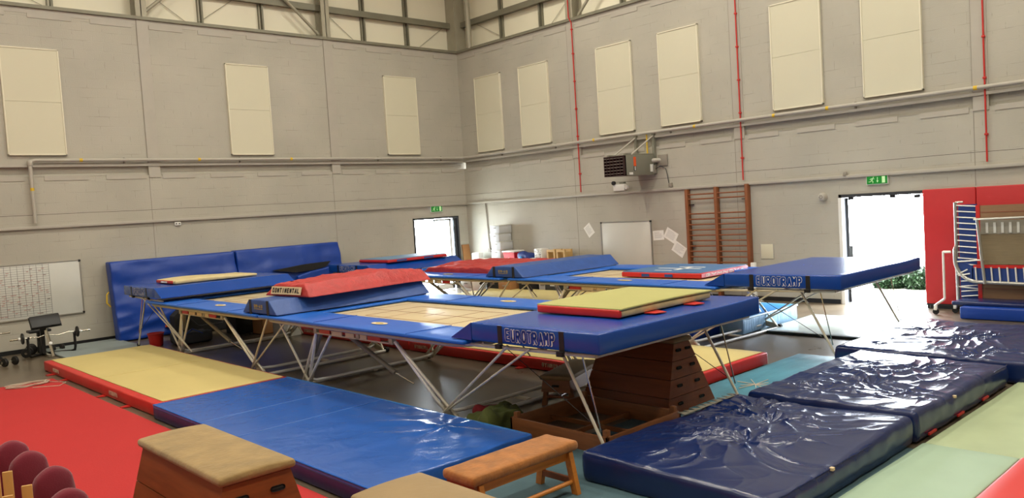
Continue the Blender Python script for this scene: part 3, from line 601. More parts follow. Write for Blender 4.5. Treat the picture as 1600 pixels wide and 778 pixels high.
# ================================================================== trampolines
def make_trampoline(label):
    T = thing('trampoline', label, 'trampoline', (0, 0, 0), group='large rectangular trampolines on folding frames')
    W, Ln, zf = 1.52, 2.6, 1.085
    # frame loop with rounded corners
    pts = []; rc = .35
    for cx, cy, a0 in ((W-rc, Ln-rc, 0), (-(W-rc), Ln-rc, 90), (-(W-rc), -(Ln-rc), 180), (W-rc, -(Ln-rc), 270)):
        for k in range(7):
            a = R(a0+k*15); pts.append((cx+rc*math.cos(a), cy+rc*math.sin(a), zf))
    MB().tube(pts, .032, 10, closed=True).build('frame', M_frame, T)
    bm_ = MB().soft(-.93, .93, -2.12, 2.12, 1.09, 1.10, .004, (2, 2, 1)); bd = bm_.build('jumping_bed', M_mesh, T)
    ln = MB(); z = 1.102
    def st(x0, x1, y0, y1): ln.box(x0, x1, y0, y1, z, z+.001)
    for s in (-1, 1):
        st(-.54, .54, s*1.07-.006, s*1.07+.006); st(s*.54-.006, s*.54+.006, -1.07, 1.07); st(-.54, .54, s*.54-.005, s*.54+.005)
        st(-.9, .9, s*1.62-.004, s*1.62+.004)
    st(-.2, .2, -.006, .006); st(-.006, .006, -2.1, 2.1)
    ln.build('bed_lines', M_line, bd)
    # springs seen through gap
    sp = MB()
    for k in range(42):
        y = -2.05+k*.1
        for s in (-1, 1): sp.tube([(s*.93, y, 1.09), (s*1.2, y, 1.085)], .008, 5)
    o = sp.build('springs', M_alu, T); o['kind'] = 'stuff'
    for s in (-1, 1):
        p = MB().soft(min(s*.86, s*1.60), max(s*.86, s*1.60), -2.62, 2.62, 1.112, 1.16, .02, (3, 24, 1), fn=lambda q, u: q+Vector((0, 0, .006*nz(q.x*2, q.y*2))))
        pd = p.build('side_pad', M_padb, T)
        MB().lathe([(.17, 0), (.17, .003), (.02, .0032)], 20, Matrix.Translation((s*1.22, -.35, 1.165)) @ Matrix.Diagonal((.45, 1, 1, 1))).build('logo_patch', M_tanlabel, pd)
        MB().lathe([(.09, 0), (.09, .003), (.02, .0032)], 16, Matrix.Translation((s*1.22, -.35, 1.168)) @ Matrix.Diagonal((.35, 1, 1, 1))).build('logo_mark', M_navytxt, pd)
        MB().box(min(s*.86, s*1.60), max(s*.86, s*1.60), .8, .806, 1.16, 1.166).box(min(s*.86, s*1.60), max(s*.86, s*1.60), -1.5, -1.494, 1.16, 1.166).build('seam', M_deck, pd)
        MB().soft(-.9, .9, min(s*1.9, s*2.62), max(s*1.9, s*2.62), 1.108, 1.15, .02, (8, 3, 1)).build('end_pad', M_padb, T)
        # hinge panel with stickers
        x = s*1.46
        hp = MB().box(x-.03, x+.03, -1.0, 1.0, .965, .985).box(x-.03, x+.03, -1.0, 1.0, 1.04, 1.06).box(x-.03, x+.03, -1.02, -.94, .965, 1.06).box(x-.03, x+.03, .94, 1.02, .965, 1.06).box(x-.03, x+.03, -.22, -.14, .965, 1.06).build('hinge_panel', M_frame, T)
        for y0, y1, mm in ((.55, .85, M_red), (.22, .5, M_tanlabel), (-.1, .12, M_tanlabel), (-.75, -.45, M_red), (-.42, -.26, M_tanlabel)):
            MB().box(x+s*.02, x+s*.034, y0, y1, .985, 1.04).build('sticker', mm, hp)
    for s in (-1, 1):   # two leg frames, front and back
        y0 = s*1.02; y1 = s*1.72
        up = []
        for sx in (-1, 1):
            seq = [(sx*1.44, y0, 1.0), (sx*1.27, s*1.62, .26), (sx*1.22, s*1.70, .15), (sx*1.12, s*1.73, .11), (sx*.95, s*1.74, .10)]
            up += seq if sx < 0 else seq[::-1]
        MB().tube(up, .025, 10).build('leg_frame', M_wtube, T)
        MB().tube([(-1.28, s*1.98, .032), (1.28, s*1.98, .032)], .028, 10).build('floor_bar', M_wtube, T)
        MB().box(-.04, .04, s*1.72, s*1.98, .05, .075).build('crosspiece', M_tube, T)
        for sx in (-1, 1):
            MB().tube([(sx*1.44, y0, 1.0), (sx*1.22, s*1.98, .06)], .021, 10).build('leg', M_tube, T)
            MB().prism([(s*1.62, .24), (s*1.72, .06), (s*1.99, .03), (s*1.95, .12), (s*1.76, .16)], sx*1.22-.02, sx*1.22+.02, 0).build('gusset', M_frame, T)
            MB().lathe([(.035, -.03), (.05, -.03), (.05, .03), (.035, .03)], 12, Matrix.Translation((sx*1.3, s*1.98, .05)) @ Matrix.Rotation(R(90), 4, 'Y')).build('roller', M_rubber, T)
    for sx in (-1, 1):
        MB().tube([(sx*1.42, .92, .98), (sx*1.24, 1.48, .60)], .034, 12).build('foam_sleeve', M_foam, T)
        MB().tube([(sx*1.42, .1, .97), (sx*1.2, -.62, .50)], .034, 12).build('foam_sleeve', M_foam, T)
        MB().tube([(sx*1.2, -.62, .50), (sx*1.1, -.9, .36)], .012, 8).build('spring_hook', M_chrome, T)
        MB().tube([(sx*1.44, 2.2, 1.06), (sx*1.24, 1.75, .1)], .018, 8).build('brace', M_tube, T)
        MB().tube([(sx*1.44, .6, .98), (sx*1.25, 1.72, .12)], .02, 8).build('brace', M_wtube, T)
    return T
def place(o, loc, rz, label=None):
    o.location = loc; o.rotation_euler = (0, 0, rz)
    if label: o['label'] = label
    return o
T1 = make_trampoline('trampoline nearest the camera with bare beige bed, between red canvas mat and yellow mat')
protoT = T1
T2 = copy_tree(protoT); T3 = copy_tree(protoT); T4 = copy_tree(protoT)
place(T1, (-10.35, -11.45, 0), 0)
place(T2, (-10.35, -6.15, 0), 0, 'front row trampoline at left, half hidden by the faded red mat')
place(T3, (-4.72, -5.95, 0), R(-1), 'back row trampoline at left with crumpled red mat lying on its bed')
place(T4, (-4.83, -11.4, 0), R(-2.5), 'back row trampoline at right with red and blue mat on its bed')

def make_deck(label, group='blue padded end decks on metal legs'):
    # local: trampoline side at y=0, deck runs to y=-1.92, wedge to +.36 ; x -1.5..1.5
    D = thing('end_deck', label, 'trampoline end deck', (0, 0, 0), group=group)
    fn = lambda q, u: q+Vector((0, 0, (.010*nz(q.x*1.3, q.y*1.3, 3)) if u[2] > .5 else 0))
    mt = MB().soft(-1.5, 1.5, -1.92, 0, 1.17, 1.375, .018, (16, 12, 2), fn=fn).build('deck_mat', M_deck, D)
    MB().prism([(0.002, 1.17), (.37, 1.172), (.37, 1.182), (0.002, 1.372)], -1.5, 1.5, 0).build('wedge', M_deck, D)
    for s in (-1, 1):
        for y in (-.49, -1.42):
            MB().box(s*1.5-.004, s*1.5+.004, y-.035, y+.035, 1.15, 1.37).build('strap', M_black, mt)
            MB().box(s*1.5-.05, s*1.5-.01, y-.04, y+.04, 1.12, 1.17).build('buckle', M_iron, mt)
        M = frame_M((s*1.503, -.955, 1.275), (0, s, 0), (0, 0, 1)) if s > 0 else frame_M((-1.503, -.955, 1.275), (0, -1, 0), (0, 0, 1))
        stroke_text('EUROTRAMP', 'lettering_outline', .76, .145, .0185, M_white, mt, M, wob=.004, gap=.10)
        stroke_text('EUROTRAMP', 'lettering', .748, .133, .0125, M_deck, mt, M @ Matrix.Translation((0, 0, .0015)), wob=.004, gap=.155)
    MB().tube([(-1.42, -1.8, 1.14), (-1.42, .2, 1.10)], .022, 8).tube([(1.42, -1.8, 1.14), (1.42, .2, 1.10)], .022, 8).tube([(-1.42, -1.8, 1.14), (1.42, -1.8, 1.14)], .022, 8).tube([(-1.42, -1.0, 1.14), (1.42, -1.0, 1.14)], .022, 8).tube([(-1.42, -.1, 1.12), (1.42, -.1, 1.12)], .022, 8).build('support_frame', M_tube, D)
    for x in (-1.25, 1.3):
        MB().tube([(x, -1.15, 1.14), (x+.05, -1.72, .03)], .018, 10).build('leg', M_tube, D)
        MB().lathe([(.02, 0), (.032, 0), (.032, .06), (.024, .07)], 12, Matrix.Translation((x+.05, -1.73, .0))).build('rubber_foot', M_rubber, D)
        MB().tube([(x, -.2, 1.12), (x+.04, -1.55, .36)], .005, 5).build('cable', M_iron, D)
        MB().tube([(x-.05, -1.5, 1.14), (x+.05, -1.62, .3)], .009, 6).build('stay', M_chrome, D)
    for sx in (-1, 1):
        MB().tube([(sx*1.45, -.55, 1.14), (sx*1.22, 1.02, .1)], .016, 8).build('brace', M_tube, D)
        MB().tube([(sx*1.45, -.90, 1.14), (sx*1.22, 1.02, .1)], .014, 8).build('brace', M_tube, D)
    return D
DC = make_deck('blue end deck nearest the camera with white lettering and a yellow mat on top')
DA = copy_tree(DC); DD = copy_tree(DC); DF = copy_tree(DC)
place(DC, (-10.4, -14.17, 0), 0)
place(DF, (-4.97, -14.07, 0), 0, 'blue end deck by the bright right doorway, bare shiny top, white lettering')
place(DA, (-10.42, -4.08, .07), R(180), 'lighter blue end deck at left with a thin cream mat on top')
place(DD, (-4.85, -3.4, 0), R(180), 'blue end deck in the back row with a thin red and blue mat on top')

def make_spotdeck(label):
    D = thing('middle_deck', label, 'trampoline middle deck', (0, 0, 0), group='dull navy middle decks between trampolines')
    mb = MB().soft(-1.52, 1.52, -.62, .62, 1.172, 1.40, .02, (20, 6, 3),
        fn=lambda q, u: Vector((q.x, q.y*(1-.42*u[2]), q.z+.012*nz(q.x*1.7, q.y*1.7, 5)+(.012*nz(q.x*6, q.y*2, 8) if .1 < u[2] < .95 else 0))))
    mt = mb.build('deck_mat', M_dull, D)
    for y in (-.32, .30):
        for s in (-1, 1): MB().prism([(y-.04, 1.16), (y+.04, 1.16), (y+.035, 1.4), (y-.035, 1.4)], s*1.52-.006, s*1.52+.006, 0).build('strap', M_black, mt)
    M = frame_M((-1.528, 0, 1.30), (0, -1, 0), (0, 0, 1)); stroke_text('GYM-AID', 'lettering', .30, .055, .005, M_navytxt, mt, M)
    M = frame_M((-1.528, 0, 1.255), (0, -1, 0), (0, 0, 1)); MB().box(-.15, .15, -.004, .004, 0, .002, M=M).build('underline', M_navytxt, mt)
    MB().box(-1.45, 1.45, -.58, .58, 1.162, 1.172).build('base_board', M_black, D)
    for sx in (-1, 1):
        MB().tube([(sx*1.42, -.1, 1.12), (sx*1.22, 1.1, .1)], .018, 8).build('brace', M_tube, D)
        MB().tube([(sx*1.42, -.7, 1.07), (sx*1.22, 1.1, .1)], .014, 8).build('brace', M_tube, D)
    return D
DB = make_spotdeck('dull navy middle deck under the faded red mat in the front row')
DE = copy_tree(DB)
place(DB, (-10.38, -8.79, 0), 0)
place(DE, (-4.76, -8.62, 0), R(-1.5), 'bare dull navy middle deck between the two back row trampolines')

# ------------------------------------------------------------------ mats lying on the trampolines
t = thing('canvas_mat', 'long faded red canvas mat with a pale name label, draped over the front middle deck', 'mat', (-10.0, -8.75, 1.40), group='red canvas mats on the trampolines')
def contfn(q, u):
    z = q.z + (.03*math.sin(u[0]*math.pi*1.2)+.16*max(0, u[0]-.45)-.34*max(0, u[0]-.78)) * (1 if u[2] > .3 else .15)
    z += (.02*nz(q.x*2.2, q.y*2.2, 1) + .014*nz(q.x*7, q.y*5, 2) + .008*nz(q.x*14, q.y*10, 3))*u[2]
    fold = math.exp(-((u[0]-.52+.25*(u[1]-.5))/.025)**2)*.03*u[2]
    yy = q.y*(1-.34*u[2])
    if u[1] < .05 or u[1] > .95: yy += .015*nz(q.x*9, q.z*9, 4)
    return Vector((q.x+.08*u[2]*(1 if u[0] < .1 else 0), yy, z+fold))
CM = Matrix.Translation((-10.10, -8.66, 0)) @ Matrix.Rotation(R(5), 4, 'Z')
cm = MB().soft(-1.33, 1.33, -.74, .62, 1.40, 1.60, .03, (80, 28, 6), fn=contfn, M=CM).build('cover', M_redmat, t)
Mlb = CM @ frame_M((-1.318, -.05, 1.50), (0, -1, 0), (.28, 0, 1))
MB().box(-.44, .44, -.065, .065, 0, .012, M=Mlb).build('label_plate', M_tanlabel, t)
stroke_text('CONTINENTAL', 'lettering', .80, .085, .011, M_blk_txt, t, Mlb @ Matrix.Translation((0, 0, .014)))

def mat_box(t, x0, x1, y0, y1, z0, z1, m, name='cover', r=.02, n=(14, 14, 1), amp=.006, fn=None, M=None, fs=2.0):
    f = fn or (lambda q, u: q+Vector((0, 0, amp*nz(q.x*fs, q.y*fs, z1)*(1 if u[2] > .5 else 0))))
    return MB().soft(x0, x1, y0, y1, z0, z1, r, n, fn=f, M=M).build(name, m, t)
# cream mat on the left deck
t = thing('landing_mat', 'thin cream mat with small red end lying on the lighter blue deck at left', 'mat', (-10.4, -3.1, 1.45), group='thin mats on the trampoline decks')
mat_box(t, -11.36, -9.5, -3.75, -2.6, 1.455, 1.53, M_cream, r=.03, fn=lambda q, u: q+Vector((0, 0, .02*math.sin(u[0]*5)*u[2])))
MB().soft(-11.375, -11.34, -3.6, -2.65, 1.46, 1.525, .012, (1, 4, 1)).build('end_band', M_redv, t); MB().box(-11.382, -11.374, -3.3, -2.95, 1.475, 1.51).build('label', M_white, t)
# red and blue mat on the back left deck
t = thing('landing_mat', 'thin red sided mat with grey blue top lying on the back left deck', 'mat', (-4.9, -2.9, 1.385), group='thin mats on the trampoline decks')
b_ = mat_box(t, -5.75, -3.75, -3.5, -2.1, 1.385, 1.46, M_redv); MB().soft(-5.73, -3.77, -3.48, -2.12, 1.455, 1.475, .008, (6, 6, 1)).build('top', mat('grey blue mat top', (96, 128, 158), .6), t)
for x in (-5.3, -4.4): MB().box(x-.16, x+.16, -3.51, -3.495, 1.4, 1.45).build('blue_patch', M_dull, b_)
# crumpled red mat on back left bed
t = thing('canvas_mat', 'crumpled red canvas mat lying on the back left trampoline bed', 'mat', (-4.9, -6.7, 1.12), group='red canvas mats on the trampolines')
def cr(q, u):
    return Vector((q.x, -6.3+(q.y+6.3)*(1-.2*u[2]), q.z+u[2]*(.06*nz(q.x*1.4, q.y*1.4, 6)+.03*nz(q.x*5, q.y*4, 7)+.04*math.sin(u[0]*3))))
MB().soft(-5.6, -3.3, -7.95, -4.75, 1.11, 1.29, .03, (40, 40, 3), fn=cr).build('cover', M_redmat, t)
MB().box(-3.9, -3.6, -5.2, -4.8, 1.30, 1.33).build('label', M_white, t)
# red / blue mat on T4
t = thing('landing_mat', 'red sided mat with blue top and white logo lying on the back right trampoline', 'mat', (-4.4, -11.8, 1.11), group='thin mats on the trampoline decks')
b_ = mat_box(t, -5.18, -3.5, -12.75, -10.9, 1.12, 1.215, M_redv, n=(6, 6, 1)); MB().soft(-5.16, -3.52, -12.73, -10.92, 1.208, 1.23, .008, (6, 6, 1)).build('top', mat('muted blue mat top', (66, 104, 148), .55, var=.15, vscale=6), t)
for y in (-11.5, -12.05): MB().box(-5.19, -5.175, y-.09, y+.09, 1.135, 1.19).build('blue_patch', M_dull, b_)
lg = MB(); lg.box(-4.5, -4.43, -12.3, -11.3, 1.229, 1.232).box(-4.75, -4.2, -11.95, -11.85, 1.229, 1.232).box(-4.2, -4.13, -12.2, -11.6, 1.229, 1.232).box(-4.9, -4.84, -11.9, -11.5, 1.229, 1.232)
lg.build('top_logo', M_white, t)
Mq = frame_M((-4.34, -12.757, 1.168), (1, 0, 0), (0, 0, 1)); MB().box(-.8, .8, -.035, .035, 0, .004, M=Mq).build('pink_band', mat('pink print', (206, 110, 130), .5), b_)
stroke_text('GYMNOVA', 'lettering', 1.35, .05, .007, M_white, b_, Mq @ Matrix.Translation((0, 0, .006)))
# khaki mat on deck C
t = thing('landing_mat', 'thick yellow topped mat with red end lying on the nearest blue deck', 'mat', (-10.2, -15.0, 1.385), group='thin mats on the trampoline decks')
mat_box(t, -11.02, -9.28, -15.66, -14.40, 1.39, 1.475, M_foamcut, 'core', r=.03)
MB().soft(-11.04, -9.27, -15.67, -14.39, 1.465, 1.492, .012, (12, 8, 1), fn=lambda q, u: q+Vector((0, 0, .012*math.sin(u[0]*3)))).build('top', M_yel2, t)
MB().soft(-11.055, -11.0, -15.66, -14.40, 1.388, 1.478, .02, (1, 6, 1)).build('end_band', M_redv, t)
for x in (-10.5, -9.75): MB().prism([(x-.12, -15.66), (x+.12, -15.66), (x+.05, -15.84), (x-.1, -15.80)], 1.386, 1.394, 2).build('tab', M_redv, t)

# ------------------------------------------------------------------ landing mats on the floor
def landing(label, x0, x1, y0, y1, z1, names=(), edge=.13, joints=(), sides='-x', tabs=()):
    t = thing('landing_mat', label, 'mat', ((x0+x1)/2, (y0+y1)/2, 0), group='cream topped red landing mats on the floor')
    b_ = MB().soft(x0, x1, y0, y1, .005, z1, .025, (6, 20, 2), fn=lambda q, u: q+Vector((.006*nz(q.y*2, q.z*3), .006*nz(q.x*2, q.z*3), .006*nz(q.x*2, q.y*2)*u[2]))).build('cover', M_redv, t)
    e = .06; e2 = edge
    MB().soft(x0+e2, x1-e, y0+e, y1-e, z1-.004, z1+.012, .006, (10, 30, 1), fn=lambda q, u: q+Vector((0, 0, .006*nz(q.x*2, q.y*2)*u[2]))).build('carpet_top', M_yel, t)
    for y in joints:
        MB().tube([(x0+e2, y, z1+.008), (x1-e, y-.02, z1+.008)], .012, 6).build('fold_ridge', M_yel, t)
    for y in names:
        M = frame_M((x0-.012, y, .105), (0, -1, 0), (0, 0, 1)); stroke_text('GYMNOVA', 'lettering', .42, .07, .008, mat('pale print', (226, 196, 170), .6), b_, M, ext=.003)
    for y in tabs:
        MB().prism([(x0-.12, y-.05), (x0+.01, y-.09), (x0+.01, y+.09), (x0-.13, y+.03)], .004, .016, 2).build('tab', M_redv, t)
    return t
landing('cream topped landing mat with red border at left, in front of the curl bench', -13.86, -11.8, -9.44, -3.25, .19, names=(-4.2, -7.6), joints=(-6.45,), tabs=(-3.95, -4.85, -7.1, -8.3))
landing('cream topped red mat beneath the trampolines, left one of the pair between the rows', -8.72, -6.62, -8.4, -2.5, .19, names=(-4.5, -7.9), edge=.06, tabs=())
landing('cream topped red mat beneath the trampolines, right one reaching past the brown vaulting box', -8.74, -6.6, -14.86, -8.45, .19, names=(-8.85, -12.3), edge=.06, joints=(-10.95,), tabs=(-11.6,))
landing('cream topped red mat on floor behind the back row, near the right wall', -3.2, -1.1, -7.0, -2.5, .17, edge=.06)
t = thing('crash_mat', 'flat plain red mat on floor behind the back row under the right trampoline', 'mat', (-2.1, -8.5, 0))
mat_box(t, -3.1, -1.1, -10.2, -7.2, .005, .2, M_redv)
t = thing('wedge_mat', 'small cream wedge mat beside plain red mat behind the back row', 'mat', (-3.6, -7.6, 0))
MB().prism([(-8.1, .005), (-7.0, .005), (-7.0, .03), (-7.6, .24)], -3.75, -3.2, 0).build('cover', M_yel, t)

# blue folding mat in front
t = thing('folding_mat', 'large royal blue vinyl mat between red edged mat and brown bench', 'mat', (-12.85, -12.2, 0))
def bfn(q, u):
    h = .006*nz(q.x*1.2, q.y*1.2, 1)
    if u[2] > .5:
        fx, fy = q.x+12.15, q.y+13.9; d_ = math.hypot(fx, fy*.8)
        a = math.atan2(fy, fx); h += .012*math.exp(-d_*1.1)*math.sin(a*7+nz(q.x*3, q.y*3)*3)
        rr = 1-abs(nz(q.x*1.8, q.y*2.4, 9))*3; h += .006*max(0, rr)**3*math.exp(-max(0, d_-.3)*.8)
    return q+Vector((0, .01*nz(q.x*5, q.z*9), h*u[2]))
b_ = MB().soft(-13.90, -11.84, -15.02, -9.47, .005, .205, .02, (60, 110, 2), fn=bfn).build('cover', M_floorblue, t)
MB().soft(-13.908, -13.86, -15.0, -9.5, .012, .165, .01, (1, 30, 1)).build('side_band', mat('purple navy side', (44, 32, 84), .45, bump=.2, bscale=6), t)
for y in (-11.15, -12.22): MB().tube([(-13.88, y, .207), (-11.86, y+.03, .207)], .005, 5).build('seam', mat('seam blue', (70, 116, 190), .4), b_)
MB().tube([(-13.9, -15.0, .2), (-13.9, -9.5, .2)], .009, 6).build('piping', M_padb, b_)
MB().tube([(-11.85, -15.0, .2), (-11.85, -9.5, .2)], .012, 6).build('piping', mat('teal blue piping', (34, 104, 168), .4), b_)

# red carpet roll and cord
t = thing('carpet_mat', 'large flat bright red carpet on floor at lower left', 'carpet', (-16.2, -12, 0))
MB().soft(-19.5, -14.02, -20.5, -4.6, .002, .04, .012, (10, 20, 1), fn=lambda q, u: q+Vector((0, 0, .004*nz(q.x, q.y)*u[2]))).build('carpet', M_redcarpet, t)
mb = MB()
for k in range(3):
    pts = []
    for i in range(26):
        a = i*.5+k; rr = .28+.1*nz(i*.4, k*3.1)+.012*k
        pts.append((-14.5+rr*1.1*math.cos(a)+.1*nz(i*.3, k), -4.95+rr*.6*math.sin(a), .05+.012*k))
    mb.tube(pts, .006, 5)
mb.tube([(-14.3, -4.75, .05), (-14.1, -5.1, .05), (-13.97, -5.3, .046), (-14.15, -5.6, .05), (-14.5, -5.3, .05)], .006, 5)
solo(mb, 'coiled_cord', M_cord, 'loosely coiled beige cord on corner of the red carpet', 'cord')
for (x, y) in ((-14.6, -6.3), (-14.35, -6.6)):
    pass

# teal carpets, pale mat
t = thing('teal_mat', 'worn teal mat on floor right of the brown vaulting box', 'mat', (-7.6, -15.6, 0))
MB().soft(-9.5, -5.75, -16.6, -14.92, .002, .03, .01, (10, 8, 1), fn=lambda q, u: q+Vector((0, 0, .012*max(0, nz(q.x*.8, q.y*5, 2))*u[2]))).build('cover', M_teal, t)
mb = MB()
for k in range(9):
    a = k*.7; p = Vector((-8.0, -15.45, .038)); mb.tube([p, p+Vector((.35*math.cos(a)*rnd.uniform(.5, 1), .35*math.sin(a)*rnd.uniform(.4, 1), 0))], .006, 4)
solo(mb, 'torn_tape', M_cord, 'splayed scraps of pale torn tape on the teal mat', 'tape')
t = thing('teal_mat', 'dull teal flooring mat beneath the orange brown bench', 'mat', (-11.8, -18, 0))
MB().soft(-13.75, -9.55, -21, -15.08, .002, .02, .008, (8, 8, 1)).build('cover', M_teal2, t)
t = thing('pale_mat', 'thin pale turquoise mat on floor in the bright light of right doorway', 'mat', (-3.0, -14.7, 0))
MB().soft(-4.1, -1.95, -15.75, -13.3, .002, .05, .01, (10, 10, 1), fn=lambda q, u: q+Vector((0, 0, .008*nz(q.x*1, q.y*4, 2)*u[2]))).build('cover', M_pale, t)
MB().box(-4.115, -4.09, -15.75, -13.3, .004, .042).build('edge', mat('dark green edge', (40, 62, 56), .5), t)
# crash mats behind
t = thing('crash_mat', 'light blue crash mat with pleated pale sides under the back right deck', 'mat', (-3.6, -12.5, 0), group='crash mats behind the back right trampoline')
MB().soft(-4.55, -2.45, -13.2, -11.2, .005, .30, .03, (14, 14, 3), fn=lambda q, u: q+Vector((.0, .008*math.sin(q.x*60) if u[1] < .02 and .1 < u[2] < .95 else 0, 0))).build('cover', M_ltside, t)
MB().soft(-4.54, -2.46, -13.19, -11.21, .292, .315, .01, (6, 6, 1)).build('top', M_ltblue, t)
MB().tube([(-4.55, -13.2, .3), (-2.45, -13.2, .3), (-2.45, -11.2, .3)], .02, 8).build('piping', mat('pale piping', (176, 210, 236), .4), t)
t = thing('crash_mat', 'dark royal blue crash mat deep under the back right trampoline', 'mat', (-5.5, -12, 0), group='crash mats behind the back right trampoline')
mat_box(t, -5.5, -4.6, -12.75, -9.6, .005, .30, M_wallmat)

# ------------------------------------------------------------------ navy crash mats
def navy(label, x0, x1, y0, y1, zt, hubs, seed, kv):
    t = thing('crash_mat', label, 'crash mat', ((x0+x1)/2, (y0+y1)/2, 0), group='wrinkled navy vinyl crash mats')
    def fn(q, u):
        edge = min(1, 6*min(u[0], 1-u[0], u[1], 1-u[1])); h = 0
        h += .05*nz(q.x*.7, q.y*.7, seed)
        wx, wy = q.x+.5*nz(q.x*.9, q.y*.9, seed+3), q.y+.5*nz(q.x*.9, q.y*.9, seed+7)
        r1 = max(0, 1-abs(nz(wx*.9, wy*1.9, seed+11))*3.2); h += .020*r1**3*edge
        r2 = max(0, 1-abs(nz(wx*2.2+wy, wy*3.4, seed+13))*3.0); h += .011*r2**5*edge*(.4+r1)
        r3 = max(0, 1-abs(nz(wx*5+2*wy, wy*5.5-wx, seed+17))*2.6); h += .003*r3**4*edge*max(0, .2+nz(q.x*.9, q.y*.9, seed+19)*2)
        for hx, hy, am in hubs:
            dx, dy = q.x-hx, q.y-hy; dd = math.hypot(dx, dy); a = math.atan2(dy, dx)
            env = math.exp(-dd*1.5)*min(1, dd*5)
            h += .55*am*env*(1-abs(math.sin(a*4.5+2.2*nz(q.x*1.4, q.y*1.4, seed+5)*2+seed))**.5)*2
            h -= am*.9*math.exp(-(dd/.16)**2)
        p = q+Vector((.012*nz(q.y*4, q.z*4, seed), .012*nz(q.x*4, q.z*6, seed), h*u[2]))
        if .0 < u[2] < .98:
            b = math.sin(u[2]*math.pi)*.02
            if u[1] < .03: p.y -= b
            if u[1] > .97: p.y += b
        return p
    c = MB().soft(x0, x1, y0, y1, .01, zt, .05, (210, 150, 4), fn=fn).build('cover', M_navy, t)
    mb = MB()
    mb.tube([(x0+.04+(x1-x0-.08)*i/30, y0+.005, zt-.03+.012*nz(i*.6, seed)) for i in range(31)], .006, 5); mb.build('seam_piping', M_navy, c)
    for i in range(kv):
        x = x0+.35+i*(x1-x0-.5)/max(1, kv)
        MB().box(x-.10, x+.10, y0-.035, y0-.018, .05, .075).build('strap_handle', M_redv, c)
    MB().box(x0+(x1-x0)*.35, x0+(x1-x0)*.35+.04, y0-.022, y0+.01, zt-.045, zt-.02).build('tape_patch', M_tanlabel, c)
    return t
navy('wrinkled navy vinyl crash mat nearest the camera, beside the brown wooden tray', -12.2, -9.42, -18.03, -16.05, .29, [(-11.0, -17.1, .05), (-10.2, -16.9, .05), (-9.75, -16.5, .04)], 1, 0)
navy('wrinkled navy vinyl crash mat in the middle of the row, strongly reflecting the doorway', -9.38, -6.35, -18.05, -16.15, .31, [(-8.2, -17.1, .05), (-7.2, -17.3, .045), (-8.9, -16.8, .03)], 5, 3)
navy('wrinkled navy vinyl crash mat furthest away, near the castors of folded trampoline', -6.25, -3.3, -18.4, -15.75, .31, [(-5.0, -17.2, .06), (-4.4, -16.4, .03), (-5.9, -17.6, .04)], 9, 0)
# tattered pale canvas edge under the front navy mat
mb = MB()
for k in range(10):
    x = -10.6+k*.11; mb.prism([(x, -16.12), (x+.112, -16.12), (x+.08, -16.02-.05*(k % 3)/2), (x+.03, -16.0)], .30, .306, 2)
solo(mb, 'torn_lining', mat('torn pale lining', (118, 112, 98), .9), 'row of torn pale lining scraps on back edge of nearest navy mat', 'torn fabric')

# green and red mats at right
def flat(label, x0, x1, y0, y1, z0, z1, m, name='floor_mat', grp='sage green mats at lower right', amp=.006):
    t = thing(name, label, 'mat', ((x0+x1)/2, (y0+y1)/2, 0), group=grp)
    mat_box(t, x0, x1, y0, y1, z0, z1, m, r=min(.02, (z1-z0)*.45), amp=amp); return t
flat('sage green mat at right, behind, beside the middle navy crash mat', -9.38, -5.95, -20.5, -18.12, .003, .045, M_green)
flat('plain sage green mat in front corner beside nearest navy crash mat', -12.6, -9.42, -18.97, -18.12, .003, .06, mat('pale sage mat', (160, 184, 160), .5, bump=.08, bscale=5, var=.06))
t = thing('red_mat', 'smooth red mat at the lower right corner of the photo', 'mat', (-11, -19.8, 0))
mat_box(t, -12.8, -9.45, -20.6, -18.985, .003, .085, mat('plain red mat vinyl', (206, 48, 42), .45, var=.04), r=.03)

# ------------------------------------------------------------------ mats leaning on the left wall
def lean(label, x0, x1, zt, seed, hole=None):
    t = thing('leaning_mat', label, 'crash mat', ((x0+x1)/2, -.35, 0), group='tall blue mats leaning on the left wall')
    def fn(q, u):
        y = q.y-.35*(1-u[2])
        wr = .05*nz(q.x*1.2, q.z*3.2, seed)+.05*max(0, .7-u[2])*max(0, nz(q.x*.6+q.z*1.5, q.z*6-q.x*1.2, seed+2)*2.2)+.02*nz(q.x*3, q.z*2, seed+4)
        if u[1] < .5: y -= wr
        return Vector((q.x+.03*(1-u[2])*(-1 if u[0] < .5 else 1)*.5, y, q.z))
    c = MB().soft(x0, x1, -.40, -.05, .02, zt, .04, (50, 3, 40), fn=fn).build('cover', M_wallmat, t)
    return t, c
t, c = lean('blue mat leaning on left wall, left one, beside the timetable board', -11.66, -8.53, 1.93, 3)
MB().tube([(-11.70, -.30, 1.2), (-11.76, -.34, 1.15), (-11.78, -.36, .95), (-11.70, -.36, .85)], .018, 8).build('handle', M_yelp, c)
MB().box(-10.6, -10.35, -.80, -.74, .22, .27).build('strap_tag', M_orange, c)
t, c = lean('blue mat leaning on left wall, right one, with torn cover showing black lining', -8.49, -5.33, 1.95, 8)
